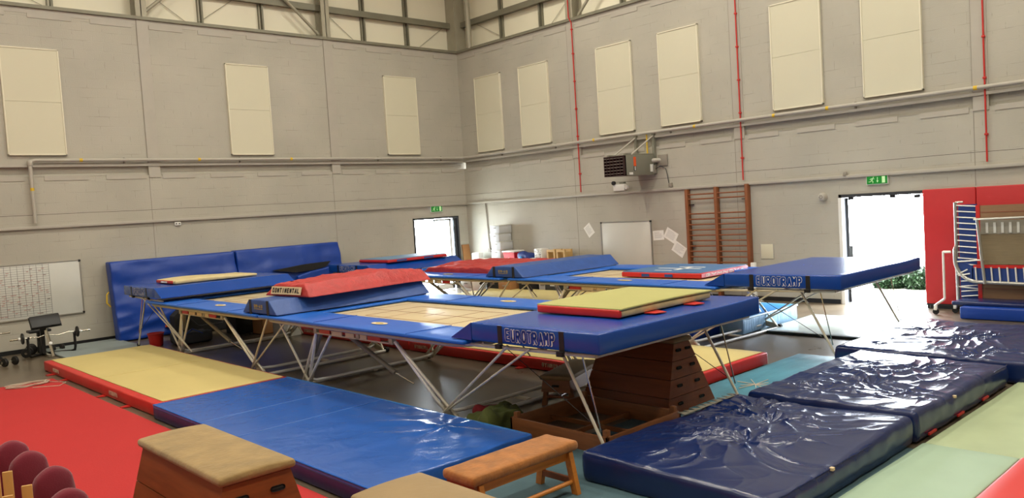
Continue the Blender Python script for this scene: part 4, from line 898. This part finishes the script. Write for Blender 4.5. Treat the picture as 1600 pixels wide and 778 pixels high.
# sagging torn cover: dark lining visible in two slits
def slit(pts, dy):
    mb = MB(); mb.prism(pts, -.64+dy, -.5+dy, 1); return mb
slit([(-7.55, 1.32), (-6.6, 1.40), (-5.78, 1.42), (-5.95, 1.28), (-6.3, 1.22), (-6.9, 1.2)], 0).build('torn_lining', M_blackfab, c)
slit([(-6.8, 1.05), (-6.0, 1.18), (-6.25, .88), (-6.55, .86)], -.02).build('torn_lining', M_blackfab, c)
MB().soft(-6.9, -5.7, -.74, -.6, .95, 1.18, .04, (14, 2, 4), fn=lambda q, u: q+Vector((0, 0, .18*(u[0]-.3)+.02*nz(q.x*4, q.z*4)))).build('hanging_flap', M_wallmat, c)
t = thing('grey_mat', 'thin pale grey blue mat on floor between curl bench and leaning mats', 'mat', (-12.5, -1.3, 0))
MB().soft(-13.2, -11.6, -3.0, -.15, .003, .05, .015, (4, 4, 1)).build('cover', mat('grey blue carpet', (138, 148, 146), .7, var=.06), t)

# clutter under the left trampoline
bk = thing('bucket', 'red plastic bucket beside the leaning blue mats', 'bucket', (-11.35, -2.25, 0))
MB().lathe([(.13, 0), (.14, .01), (.17, .27), (.185, .28), (.185, .30), (.165, .30), (.155, .27), (.12, .03)], 24, Matrix.Translation((-11.35, -2.25, 0))).build('shell', M_redv, bk)
t = thing('holdall', 'black angular equipment bag leaning against the blue mats', 'bag', (-10.0, -1.2, 0))
MB().prism([(-10.55, .02), (-9.1, .02), (-9.05, .85), (-10.25, .75), (-10.55, .5)], -1.25, -.95, 1).build('body', M_blackfab, t)
MB().tube([(-10.3, -1.28, .55), (-10.0, -1.33, .2), (-9.4, -1.33, .2), (-9.2, -1.28, .6)], .02, 6).build('strap', M_black, t)
t = thing('sports_bag', 'slumped grey blue bag on floor beside red bucket', 'bag', (-10.8, -2.5, 0))
MB().soft(-11.1, -10.3, -2.9, -2.3, .005, .26, .08, (12, 10, 4), fn=lambda q, u: q+Vector((.03*nz(q.x*5, q.y*5), 0, .07*nz(q.x*4, q.y*4, 2)*u[2]))).build('body', mat('grey blue cloth', (70, 74, 80), .8, bump=.6, bscale=6), t)
MB().tube([(-11.0, -2.95, .2), (-10.8, -3.0, .36), (-10.55, -2.95, .22)], .012, 6).build('handle', M_wallmat, t)
t = thing('black_box', 'black box on floor under the left trampoline, left of the cardboard box', 'box', (-9.3, -2.3, 0))
MB().soft(-9.6, -9.0, -2.6, -2.0, .005, .48, .02, (3, 3, 3)).build('body', M_blackfab, t); MB().box(-9.62, -8.98, -2.62, -1.98, .45, .49).build('lid', M_black, t)
t = thing('cardboard_box', 'open brown cardboard box on floor under the left trampoline', 'box', (-8.9, -3.0, 0))
MB().box(-9.25, -8.65, -3.25, -3.24, .005, .42).box(-9.25, -8.65, -2.75, -2.74, .005, .42).box(-9.25, -9.24, -3.25, -2.74, .005, .42).box(-8.66, -8.65, -3.25, -2.74, .005, .42).box(-9.25, -8.65, -3.25, -2.74, .005, .015).build('body', M_card, t)
MB().prism([(-9.25, .42), (-9.25, .43), (-9.45, .50)], -3.25, -2.74, 1).build('flap', M_card, t); MB().prism([(-8.65, .42), (-8.65, .43), (-8.6, .62), (-8.61, .62)], -3.25, -2.74, 1).build('flap', M_card, t)
t = thing('file_box', 'pale open box of files on floor between cardboard box and red mat', 'box', (-8.95, -3.95, 0))
MB().box(-9.2, -8.75, -4.2, -4.19, .005, .32).box(-9.2, -8.75, -3.7, -3.69, .005, .32).box(-9.2, -9.19, -4.2, -3.69, .005, .32).box(-8.76, -8.75, -4.2, -3.69, .005, .32).build('body', M_wht2, t)
for k in range(5): MB().box(-9.15, -8.8, -4.12+k*.09, -4.06+k*.09, .02, .33+.03*(k % 2)).build('file', M_paper if k % 2 else M_card, t)

# ------------------------------------------------------------------ weights corner
t = thing('curl_bench', 'black and silver preacher curl bench by left wall under the timetable board', 'exercise bench', (-13.2, -1.2, 0))
Mp = Matrix.Translation((-13.33, -1.28, .80)) @ Matrix.Rotation(R(52), 4, 'X') @ Matrix.Rotation(R(-4), 4, 'Y')
MB().box(-.29, .29, -.15, .15, -.03, .03, .02, M=Mp).build('arm_pad', M_black, t)
MB().box(-.3, .3, -.16, .16, -.045, -.03, M=Mp).build('pad_board', M_iron, t)
MB().box(-13.38, -13.3, -1.0, -.92, .06, .7).tube([(-13.34, -1.22, .74), (-13.34, -1.15, .62)], .03, 8).build('column', M_iron, t)
MB().tube([(-13.34, -1.25, .66), (-13.28, -1.55, .03)], .035, 4).build('front_post', M_chrome, t)
MB().lathe([(.02, -.05), (.035, -.04), (.035, .04), (.02, .05)], 10, Matrix.Translation((-13.3, -1.42, .3)) @ Matrix.Rotation(R(60), 4, 'X')).build('adjuster_knob', M_white, t)
MB().box(-13.55, -13.1, -.75, -.45, .5, .56, .02).build('seat', M_black, t); MB().box(-13.37, -13.28, -.66, -.55, .05, .5).build('seat_post', M_iron, t)
for x, sg in ((-13.7, -1), (-12.78, 1)):
    MB().tube([(x, -1.3, .46), (x, -1.3, .16), (x-.01*sg, -1.28, .08), (x-.06*sg, -1.2, .045), (x-.2*sg, -1.0, .035), (-13.32, -.85, .035)], .028, 8).build('rack_upright', M_iron, t)
    MB().box(x-.02, x+.02, -1.37, -1.24, .44, .455).box(x-.02, x+.02, -1.385, -1.37, .44, .50).build('bar_rest', M_iron, t)
MB().box(-13.5, -13.1, -.9, -.86, .01, .06).box(-13.37, -13.3, -1.5, -.5, .01, .06).build('base', M_chrome, t)
t = thing('curl_bar', 'chrome curl bar with two small plates resting on the curl bench rack', 'barbell', (-13.2, -1.31, .47))
MB().tube([(-14.02, -1.31, .475), (-13.6, -1.31, .475), (-13.5, -1.31, .46), (-13.35, -1.31, .50), (-13.1, -1.31, .46), (-12.9, -1.31, .50), (-12.75, -1.31, .475), (-12.45, -1.31, .475)], .013, 8).build('bar', M_chrome, t)
MB().tube([(-14.04, -1.31, .475), (-13.82, -1.31, .475)], .023, 10).tube([(-12.66, -1.31, .475), (-12.46, -1.31, .475)], .023, 10).build('sleeve', M_chrome, t)
for x in (-13.8, -12.72):
    MB().lathe([(.03, -.018), (.11, -.018), (.12, -.01), (.12, .01), (.11, .018), (.03, .018)], 20, Matrix.Translation((x, -1.31, .475)) @ Matrix.Rotation(R(90), 4, 'Y')).build('weight_plate', M_iron, t)
    MB().lathe([(.02, -.02), (.035, -.02), (.035, .02), (.02, .02)], 12, Matrix.Translation((x+(.06 if x > -13 else -.06), -1.31, .475)) @ Matrix.Rotation(R(90), 4, 'Y')).build('collar', M_white, t)
t = thing('barbell', 'chrome barbell end at left frame edge beside the curl bench', 'barbell', (-14.6, -1.1, .6))
MB().tube([(-15.6, -1.1, .63), (-13.98, -1.1, .63)], .022, 10).build('bar', M_chrome, t)
for x in (-15.4, -14.9): MB().tube([(x, -1.1, .60), (x, -1.1, .02)], .03, 8).build('stand_post', M_iron, t); MB().box(x-.2, x+.2, -1.14, -1.06, .003, .03).build('stand_foot', M_iron, t)
def dumbbell(x, y, a, label, s=1):
    t = thing('dumbbell', label, 'dumbbell', (x, y, 0), a, group='dumbbells and plates on floor by the curl bench')
    t['_org'] = (0, 0, 0)
    MB().tube([(-.2*s, 0, .10*s), (.2*s, 0, .10*s)], .014, 8).build('handle', M_chrome, t)
    for sg in (-1, 1):
        for k in range(2):
            MB().lathe([(.02, -.014), (.09*s, -.014), (.1*s, -.006), (.1*s, .006), (.09*s, .014), (.02, .014)], 18, Matrix.Translation((sg*(.11+.035*k)*s, 0, .10*s)) @ Matrix.Rotation(R(90), 4, 'Y')).build('weight_plate', M_iron, t)
        MB().lathe([(.015, -.012), (.028, -.012), (.028, .012), (.015, .012)], 10, Matrix.Translation((sg*.185*s, 0, .1*s)) @ Matrix.Rotation(R(90), 4, 'Y')).build('collar', M_chrome, t)
dumbbell(-13.62, -.75, R(70), 'black dumbbell against left wall, just left behind the curl bench')
dumbbell(-14.15, -1.75, R(25), 'black dumbbell on floor near left frame edge', .9)
dumbbell(-14.3, -1.2, R(100), 'black dumbbell at left frame edge, nearer the wall', .9)
dumbbell(-13.45, -.35, R(80), 'black dumbbell touching left wall behind the curl bench', 1.1)
dumbbell(-12.98, -.6, R(15), 'black dumbbell behind the right rack post of the curl bench', .8)

# ------------------------------------------------------------------ corner and right wall clutter
t = thing('brown_board', 'brown chipboard panel leaning in the corner beside left doorway', 'board', (-.2, -.12, 0))
MB().prism([(-.25, .0), (-.22, .0), (-.03, 1.47), (-.06, 1.47)], -.36, -.05, 0).build('panel', M_card, t)
for k in range(8):
    z = .003+k*.262; y0 = -1.79-(.02 if k % 2 else 0)
    t = thing('storage_box', ['lowest', 'second lowest', 'third lowest', 'fourth lowest', 'fourth from top', 'third from top', 'second from top', 'topmost'][k]+' white storage box of the tall stack on right wall', 'box', (-.3, -2.0, z), group='stack of white storage boxes')
    dx = .012*((k*7) % 3-1)
    MB().box(-.58+dx, -.04+dx, y0-.42, y0, z, z+.235, .008).build('body', mat('pale storage box', (196, 198, 200), .5), t)
    MB().box(-.59+dx, -.03+dx, y0-.43, y0+.01, z+.235, z+.26, .006).build('lid', M_wht2, t)
    MB().box(-.592+dx, -.578+dx, y0-.26, y0-.16, z+.16, z+.19).build('handle', M_under, t)
# dark table carrying the odds and ends
t = thing('folding_table', 'low dark table against right wall carrying bags and crates', 'table', (-.42, -3.2, 0))
MB().box(-.78, -.04, -5.0, -2.28, .83, .87, .008).build('table_top', M_black, t)
for x in (-.72, -.1):
    for y in (-2.34, -4.94): MB().tube([(x, y, .83), (x, y, 0)], .02, 8).build('leg', M_iron, t)
t = thing('side_table', 'small dark table with clutter right of the corner conduit', 'table', (-.4, -1.1, 0))
MB().box(-.7, -.04, -1.72, -.5, .78, .82, .006).build('table_top', M_black, t)
for x in (-.64, -.1):
    for y in (-.56, -1.66): MB().tube([(x, y, .78), (x, y, 0)], .018, 8).build('leg', M_iron, t)
t = thing('white_fan_heater', 'upright white appliance on small table in the corner', 'appliance', (-.3, -.72, .82))
MB().box(-.42, -.2, -.95, -.6, .822, 1.2, .03).build('body', M_white, t); MB().box(-.43, -.415, -.8, -.72, .9, 1.14).build('slot', M_under, t)
t = thing('papers_tray', 'flat black tray of papers on small corner table', 'tray', (-.4, -1.4, .82))
MB().box(-.6, -.15, -1.66, -1.2, .822, .87, .006).build('tray', M_black, t); MB().box(-.55, -.2, -1.6, -1.25, .871, .885).build('paper', M_paper, t)
t = thing('red_tub', 'red plastic box with white lid on the dark table', 'box', (-.4, -2.62, .74))
MB().frust((-.56, -.22, -2.84, -2.4), (-.6, -.18, -2.88, -2.36), .742, 1.10).build('body', mat('bright red plastic', (206, 34, 50), .4), t)
MB().box(-.62, -.16, -2.9, -2.34, 1.10, 1.15, .015).build('lid', M_white, t)
mb = MB()
for y, z, r_ in ((-2.5, .86, .05), (-2.62, .9, .035), (-2.74, .84, .045)): mb.tube([(-.592, y+r_*math.cos(k*.6), z+r_*math.sin(k*.6)) for k in range(8)], .008, 5)
mb.build('printed_swirls', M_white, t)
t = thing('kit_bag', 'blue and cream kit bag slumped on the dark table beside red tub', 'bag', (-.4, -3.2, .74))
MB().soft(-.62, -.2, -3.5, -3.0, .742, 1.02, .08, (8, 8, 5), fn=lambda q, u: q+Vector((0, 0, u[2]*(.12*(u[1])+.05*nz(q.x*6, q.y*6))))).build('body', mat('navy blue bag', (26, 50, 120), .6, bump=.5, bscale=6), t)
MB().soft(-.68, -.3, -3.72, -3.3, .742, .9, .06, (8, 8, 4), fn=lambda q, u: q+Vector((0, 0, .06*nz(q.x*5, q.y*5, 3)*u[2]))).build('pocket', M_wht2, t)
MB().lathe([(.02, -.02), (.06, -.015), (.07, .0), (.06, .015), (.02, .02)], 14, Matrix.Translation((-.64, -3.2, .92)) @ Matrix.Rotation(R(90), 4, 'Y')).build('badge', M_ltblue, t)
t = thing('patterned_box', 'white speckled box on the dark table left of pine crates', 'box', (-.35, -3.86, .74))
MB().box(-.52, -.2, -4.02, -3.7, .742, 1.2, .01, M=None).build('body', M_white, t)
mb = MB()
for k in range(46):
    y = rnd.uniform(-4.0, -3.72); z = rnd.uniform(.78, 1.18); mb.box(-.526, -.519, y-.008, y+.008, z-.006, z+.008)
mb.build('speckles', M_rubber, t)
MB().box(-.3, -.2, -4.14, -4.04, .742, 1.15, .01).build('red_book', M_redv, t)
for i, y in enumerate((-4.38, -4.78)):
    t = thing('pine_crate', ['left', 'right'][i]+' one of two open pine frames standing on the dark table', 'crate', (-.3, y, .74), group='pine crates on the dark table')
    MB().box(-.5, -.15, y-.17, y-.11, .742, 1.1).build('side', M_pine, t); MB().box(-.5, -.15, y+.11, y+.17, .742, 1.1).build('side', M_pine, t)
    MB().box(-.5, -.44, y-.17, y+.17, 1.1, 1.17).build('top_rail', M_pine, t); MB().box(-.22, -.15, y-.17, y+.17, 1.1, 1.17).build('top_rail', M_pine, t)
    MB().box(-.5, -.44, y-.11, y+.11, .742, .80).box(-.22, -.15, y-.11, y+.11, .742, .80).build('bottom_rail', M_pine, t)
t = thing('drawer_unit', 'white drawer unit on floor seen under the back left trampoline', 'drawers', (-1.6, -2.0, 0))
MB().box(-1.9, -1.4, -2.3, -1.75, .003, .72, .01).build('carcass', M_white, t)
for k in range(3):
    dr = MB().box(-1.925, -1.9, -2.28, -1.77, .03+k*.23, .23+k*.23, .008).build('drawer', M_wht2, t); MB().box(-1.94, -1.925, -2.1, -1.95, .14+k*.23, .165+k*.23).build('handle', M_under, dr)
for (x0, x1, y0, y1, h, mm, nm, lb, lid) in ((-1.4, -.9, -2.95, -2.4, .55, M_blackfab, 'black_crate', 'black crate under back row, right of the white drawers', M_black),
        (-1.5, -.95, -3.6, -3.05, .5, M_card, 'cardboard_box', 'closed cardboard box on floor behind the back row', M_card), (-1.3, -.85, -4.2, -3.75, .6, M_blackfab, 'speaker_case', 'black case right of the closed cardboard box behind back row', M_black),
        (-1.0, -.85, -4.62, -4.3, .5, M_wht2, 'paper_stack', 'pale bundle of posters between black cases behind back row', M_paper), (-1.2, -.8, -5.7, -4.75, .55, M_black, 'amplifier_case', 'wide black case with white print behind the back row', M_iron)):
    t = thing(nm, lb, 'box', ((x0+x1)/2, (y0+y1)/2, 0))
    MB().box(x0, x1, y0, y1, .003, h-.03, .012).build('body', mm, t); MB().box(x0-.01, x1+.01, y0-.01, y1+.01, h-.03, h, .008).build('lid', lid, t)
    MB().box(x0-.02, x0, (y0+y1)/2-.08, (y0+y1)/2+.08, h*.55, h*.62).build('handle', M_under, t)
    if nm == 'amplifier_case':
        for k in range(6): MB().box(x0-.006, x0, y1-.25-k*.05, y1-.22-k*.05, .3, .4).build('print', M_white, t)
for i, y in enumerate((-6.0, -6.35)):
    t = thing('pine_crate', ['left', 'right'][i]+' open pine frame on floor behind the back row', 'crate', (-.9, y, 0), group='pine crates on floor behind back row')
    MB().box(-1.1, -.7, y-.15, y-.09, .003, .6).build('side', M_pine, t); MB().box(-1.1, -.7, y+.09, y+.15, .003, .6).build('side', M_pine, t); MB().box(-1.1, -1.04, y-.15, y+.15, .6, .66).build('top_rail', M_pine, t); MB().box(-.76, -.7, y-.15, y+.15, .6, .66).build('top_rail', M_pine, t)
t = thing('white_post', 'white upright post by right wall below the back right deck', 'post', (-.3, -11.0, 0))
MB().box(-.34, -.26, -11.06, -10.94, .003, .95, .01).build('post', M_white, t); MB().box(-.45, -.15, -11.15, -10.85, .003, .03).build('foot', M_white, t)

# ------------------------------------------------------------------ folded trampoline at right
t = thing('folded_trampoline', 'folded trampoline on castors with blue spring pads, before the red wall pads', 'folded trampoline', (-.6, -16.4, 0))
X0 = -.55
mb = MB().tube([(X0+.1, -15.58, .25), (X0+.1, -15.58, 2.2)], .038, 10); mb.tube([(X0+.1, -15.58, 2.2), (X0+.1, -15.72, 2.2)], .02, 8); mb.build('back_upright', M_alu, t)
MB().box(X0+.06, X0+.1, -15.97, -15.64, .3, 2.15).build('back_pad', M_bluep, t)
for k in range(15):
    z = 2.14-k*.115
    if z > .95 or z < .62: MB().tube([(X0+.03, -15.62, z), (X0+.03, -15.96, z-.03)], .013, 6).build('spring', M_wtube, t)
for k in range(4): MB().tube([(X0+.03, -15.66, .34+k*.1), (X0+.03, -15.96, .37+k*.1)], .012, 6).build('spring', M_wtube, t)
MB().box(X0+.03, X0+.07, -16.03, -15.96, .3, 2.13).build('red_border', M_redv, t)
bk_ = MB().box(X0+.05, X0+.06, -19, -16.03, .3, 2.12).build('back_bed', mat('tan web bed', (146, 112, 82), .75, var=.15, stretch=(1, 1, 30), vscale=5), t)
mb = MB()
for z in (1.98, 1.86, 1.5, 1.35, .5): mb.box(X0+.045, X0+.05, -19, -16.03, z, z+.012)
mb.build('bed_lines', M_line, bk_)
# front half, tipped: curved corner tube
cv = [(X0-.02, -15.61, 1.34), (X0-.2, -15.64, 1.28), (X0-.2, -15.64, 1.1)]
for k in range(1, 9):
    a = math.pi/2*k/8; cv.append((X0-.2, -15.64-.40*(1-math.cos(a)), 1.1-.44*math.sin(a)))
cv += [(X0-.2, -16.6, .645), (X0-.2, -19.5, .56)]
MB().tube(cv, .036, 12).build('front_frame', M_alu, t)
MB().box(X0-.19, X0-.15, -19, -15.93, .67, .93).prism([(-15.62, 1.15), (-15.95, .95), (-15.95, .68), (-15.72, .78)], X0-.19, X0-.16, 0).build('front_pad', M_bluep, t)
MB().box(X0-.2, X0-.16, -19, -15.96, .93, .99).build('red_border', M_redv, t)
for k in range(16):
    y = -16.0-k*.135; MB().tube([(X0-.22, y, .95), (X0-.22, y-.015, .67)], .015, 6).build('spring', M_wtube, t)
for a, b in (((-15.68, 1.05), (-16.15, 1.09)), ((-15.68, .80), (-15.86, .90)), ((-15.70, .78), (-15.90, .82))): MB().tube([(X0-.22, a[0], a[1]), (X0-.22, b[0], b[1])], .015, 6).build('spring', M_wtube, t)
MB().tube([(X0-.3, -16.08, 1.86), (X0-.3, -16.18, .64)], .028, 10).tube([(X0-.3, -16.02, 1.87), (X0-.3, -19, 1.92)], .022, 8).build('cross_frame', M_alu, t)
nb = MB().box(X0-.19, X0-.185, -19, -16.1, 1.0, 1.84).build('front_bed', mat('tan net bed', (132, 116, 88), .8, var=.2, stretch=(1, 1, 40), vscale=4), t)
MB().box(X0-.2, X0-.192, -19, -16.1, 1.58, 1.84).build('grey_band', mat('grey band web', (146, 140, 126), .8, var=.2, stretch=(1, 1, 40), vscale=4), nb)
for k in range(9): y = -16.22-k*.13; MB().box(X0-.215, X0-.205, y-.022, y+.022, 1.6, 1.8).build('white_tape', M_wht2, nb)
# castor leg
MB().tube([(X0-.3, -15.46, 1.26), (X0-.3, -15.46, .32)], .022, 8).tube([(X0-.3, -15.46, .32), (X0-.3, -15.30, .2)], .022, 8).tube([(X0-.3, -15.46, 1.25), (X0-.3, -15.6, 1.25)], .025, 8).build('castor_leg', M_wtube, t)
for (x, y) in ((X0-.3, -15.29), (X0-.0, -15.55)):
    MB().lathe([(.02, -.02), (.055, -.02), (.06, 0), (.055, .02), (.02, .02)], 18, Matrix.Translation((x, y, .062)) @ Matrix.Rotation(R(90), 4, 'Y')).build('castor', M_rubber, t)
    MB().box(x-.03, x+.03, y-.03, y+.03, .09, .2, .008).build('castor_fork', M_wtube, t)
t = thing('navy_mat', 'folded dark blue mats on floor under the folded trampoline', 'mat', (-1.0, -17, 0))
MB().soft(-1.25, -.3, -19.5, -15.85, .005, .24, .03, (3, 10, 2)).build('lower_mat', M_wallmat, t)
MB().soft(-1.1, -.3, -19.5, -15.66, .235, .32, .03, (3, 10, 1), fn=lambda q, u: q+Vector((0, 0, .02*nz(q.y*3, q.x)))).build('upper_mat', M_navy, t)

# ------------------------------------------------------------------ vaulting boxes, tray, benches
def holes(t, parent, pts, fx):
    for p, M in pts: MB().box(-.055, .055, -.018, .018, 0, .006, .017, 2, M=M).build('hand_hole', M_rubber, parent)
def vault(label, x0, x1, y0, y1, z0, h, inset, n, top_m, wood, slot=True, topthick=.06, yin=.1):
    t = thing('vaulting_box', label, 'vaulting box', ((x0+x1)/2, (y0+y1)/2, z0), group='wooden vaulting boxes')
    H_ = h-topthick
    def rect(f): return (x0+inset*f, x1-inset*f, y0+yin*f, y1-yin*f)
    for k in range(n):
        f0, f1 = k/n, (k+1)/n-.006
        s_ = MB().frust(rect(f0), rect(f1), z0+H_*f0+.003, z0+H_*f1).build('section', wood, t)
        zc = z0+H_*(f0+f1)/2+.02; fr = rect((f0+f1)/2)
        xc = (fr[0]+fr[1])/2; wd = fr[1]-fr[0]
        for sx in (-.24, .24):
            M = frame_M((xc+sx*wd, fr[2]-.0005, zc), (1, 0, 0), (0, yin/H_, 1)); MB().box(-.05, .05, -.018, .018, -.004, .008, .016, 2, M=M).build('hand_hole', M_rubber, s_)
    r_ = rect(1)
    for (xx, sx) in ((0, 1), (1, -1)):
        a, b = (rect(0)[xx], rect(1)[xx])
        MB().prism([(a-.004*sx, z0+.003), (a+.05*sx, z0+.003), (b+.05*sx, z0+H_), (b-.004*sx, z0+H_)], y0-.0, y0+.03, 1, M=None).build('corner_post', wood, t) if False else None
    MB().soft(r_[0]-.035, r_[1]+.035, r_[2]-.035, r_[3]+.035, z0+H_, z0+h, .028, (8, 14, 2), fn=lambda q, u: q+Vector((0, 0, .012*math.sin(u[0]*math.pi)*u[2]))).build('padded_top', top_m, t)
    return t
vault('tall brown vaulting box with dark pad under the nearest blue deck', -9.94, -8.90, -15.40, -14.0, 0, .90, .36, 4, M_suede3, M_wood, yin=.12)
vault('vaulting box with tan suede top standing on the red carpet at lower left', -15.98, -15.04, -16.38, -14.74, .04, 1.05, .24, 4, M_suede, M_wood, yin=.10)
vault('vaulting box with grey brown top at bottom edge, beside the orange brown bench', -15.55, -14.75, -18.8, -17.15, .04, 1.05, .18, 4, M_suede3, M_wood, yin=.10)
# tray: upturned bottom section
t = thing('wooden_tray', 'open brown wooden box section lying on floor in front of vaulting box', 'box section', (-10.9, -15.0, 0))
x0, x1, y0, y1 = -11.5, -10.2, -15.78, -14.3
for (a, b, c_, d_) in ((x0, x0+.03, y0, y1), (x1-.03, x1, y0, y1), (x0, x1, y0, y0+.03), (x0, x1, y1-.03, y1)): MB().box(a, b, c_, d_, .003, .21, .003).build('side_board', M_wooddk, t)
for (a, b) in ((x0+.06, y0+.06), (x0+.06, y1-.06), (x1-.06, y0+.06), (x1-.06, y1-.06)): MB().box(a-.03, a+.03, b-.03, b+.03, .003, .27, .004).build('corner_post', M_wooddk, t)
MB().box(x0+.03, x1-.03, -15.05, -15.02, .05, .1).box(-10.86, -10.83, y0, y1, .05, .1).build('cross_batten', M_wooddk, t)
t = thing('small_beam_bench', 'low brown bench with tan top between brown tray and red edged mat', 'bench', (-9.83, -13.72, 0), R(20)); t['_org'] = (0, 0, 0)
MB().soft(-.52, .62, -.22, .22, .36, .42, .02, (8, 3, 1)).build('padded_top', M_suede3, t)
MB().frust((-.50, .60, -.21, .21), (-.48, .58, -.19, .19), .20, .36).build('body', M_wooddk, t)
MB().box(-.51, -.503, -.05, .05, .27, .30).build('handle_slot', M_rubber, t)
for sx in (-.42, .52):
    for sy in (-1, 1): MB().prism([(sy*.15, .2), (sy*.2, .2), (sy*.24, .003), (sy*.18, .003)], sx-.03, sx+.03, 0).build('leg', M_wooddk, t)
MB().tube([(-.42, 0, .12), (.52, 0, .12)], .018, 8).tube([(-.42, -.2, .12), (-.42, .2, .12)], .018, 8).build('stretcher', M_wood, t)
# orange brown bench
t = thing('padded_bench', 'low bench with orange brown padded top and pine legs in foreground', 'bench', (-12.9, -15.95, 0))
bx0, bx1, by0, by1 = -13.68, -12.40, -16.22, -15.80
MB().soft(bx0, bx1, by0, by1, .40, .49, .035, (14, 6, 3), fn=lambda q, u: q+Vector((0, 0, .008*nz(q.x*5, q.y*5)*u[2]))).build('padded_top', M_suede2, t)
MB().box(bx0+.06, bx1-.06, by0+.05, by0+.09, .32, .405, .004).box(bx0+.06, bx1-.06, by1-.09, by1-.05, .32, .405, .004).build('side_rail', M_wood2, t)
MB().box(bx0+.03, bx0+.07, by0+.03, by1-.03, .30, .41, .004).build('end_rail', M_wood, t)
MB().box(bx1-.1, bx1-.06, by0+.05, by1-.05, .32, .405).build('end_rail', M_wood, t)
yc = (by0+by1)/2
for x in (bx0+.1, bx1-.1):
    for sy in (-1, 1): MB().prism([(yc+sy*.12, .40), (yc+sy*.19, .40), (yc+sy*.27, .022), (yc+sy*.20, .022)], x-.025, x+.025, 0).build('leg', M_wood2, t)
    MB().box(x-.02, x+.02, yc-.22, yc+.22, .11, .16).build('cross_rail', M_wood, t)
MB().tube([(bx0+.1, yc-.2, .13), (bx1-.1, yc-.2, .13)], .022, 10).build('round_rail', M_wood2, t)
# jacket and cloth
solo(MB().soft(-11.75, -11.1, -14.2, -13.75, .004, .2, .07, (26, 20, 4), fn=lambda q, u: Vector((q.x+.07*nz(q.y*5, q.z*5, 2), q.y+.07*nz(q.x*5, q.z*5, 4), max(.004, q.z+u[2]*(.14*nz(q.x*3.5, q.y*3.5, 5)+.05*nz(q.x*9, q.y*9)+.04))))), 'jacket', M_olive, 'crumpled olive green jacket heaped beside the wooden tray', 'jacket')
solo(MB().soft(-11.35, -11.0, -13.75, -13.4, .004, .15, .05, (16, 14, 3), fn=lambda q, u: Vector((q.x+.05*nz(q.y*6, q.z*5, 2), q.y, max(.004, q.z+u[2]*(.12*nz(q.x*5, q.y*5, 9)))))), 'red_cloth', mat('dark red cloth', (124, 22, 30), .9, bump=.6, bscale=6), 'dark red cloth heaped behind the green jacket', 'cloth')

# ------------------------------------------------------------------ maroon chairs and pine slats at lower left
def chair(x, y, rz, label):
    t = thing('upholstered_chair', label, 'chair', (x, y, .04), rz, group='maroon upholstered chairs at lower left'); t['_org'] = (0, 0, 0)
    Mb = Matrix.Translation((0, -.2, .63)) @ Matrix.Rotation(R(8), 4, 'X')
    def egg(q, u):
        cx, cz = q.x/.16, q.z/.33; r_ = math.hypot(cx, cz)
        mxx = max(abs(cx), abs(cz), 1e-6); k = mxx/max(r_, 1e-6); f = .25+.75*k
        dome = (1-min(1, mxx)**3)*.05
        return Vector((q.x*f, q.y+(dome if q.y > 0 else -dome*1.2), q.z*f))
    MB().soft(-.16, .16, -.035, .035, -.33, .33, .03, (12, 2, 14), fn=egg, M=Mb).build('backrest', M_maroon, t)
    MB().soft(-.2, .2, -.18, .2, .40, .48, .035, (10, 10, 2)).build('seat', M_maroon, t)
    for sx in (-1, 1):
        MB().tube([(sx*.2, .2, .40), (sx*.21, .22, .003)], .013, 8).build('leg', M_iron, t)
        MB().tube([(sx*.2, -.17, .40), (sx*.21, -.24, .003)], .013, 8).build('leg', M_iron, t)
    MB().tube([(.0, -.2, .42), (0, -.25, .56)], .02, 8).build('back_strut', M_iron, t)
    return t
chair(-16.39, -13.28, R(8), 'maroon chair furthest back at left frame edge')
chair(-16.37, -13.78, R(8), 'maroon chair second from the back in the row at lower left')
chair(-16.35, -14.42, R(8), 'maroon chair third from the back in the row at lower left')
chair(-16.42, -15.08, R(8), 'maroon chair nearest the camera, cut off by bottom edge')
t = thing('slatted_screen', 'honey coloured wooden slats standing up at lower left corner', 'wooden slats', (-16.7, -15.1, .04))
for x, y, zt in ((-16.63, -14.42, 1.03), (-16.605, -14.72, 1.05), (-16.60, -15.27, 1.07), (-16.76, -15.1, 1.03), (-16.72, -15.33, 1.05)):
    MB().box(-.03, .03, -.01, .01, .05, zt, .003, M=Matrix.Translation((x, y, 0)) @ Matrix.Rotation(R(-20), 4, 'Z')).build('slat', M_pine2, t)
MB().box(-16.66, -16.62, -15.45, -14.35, .35, .41).box(-16.78, -16.74, -15.45, -14.9, .35, .41).build('rail', M_pine2, t)

for o in bpy.data.objects:
    if o.type == 'EMPTY' and o.parent is None and o.location.z > .7 and 'dark table' in o.get('label', '') and o['category'] != 'table': o.location.z += .13
# tidy the helper property
for o in bpy.data.objects:
    if '_org' in o: del o['_org']
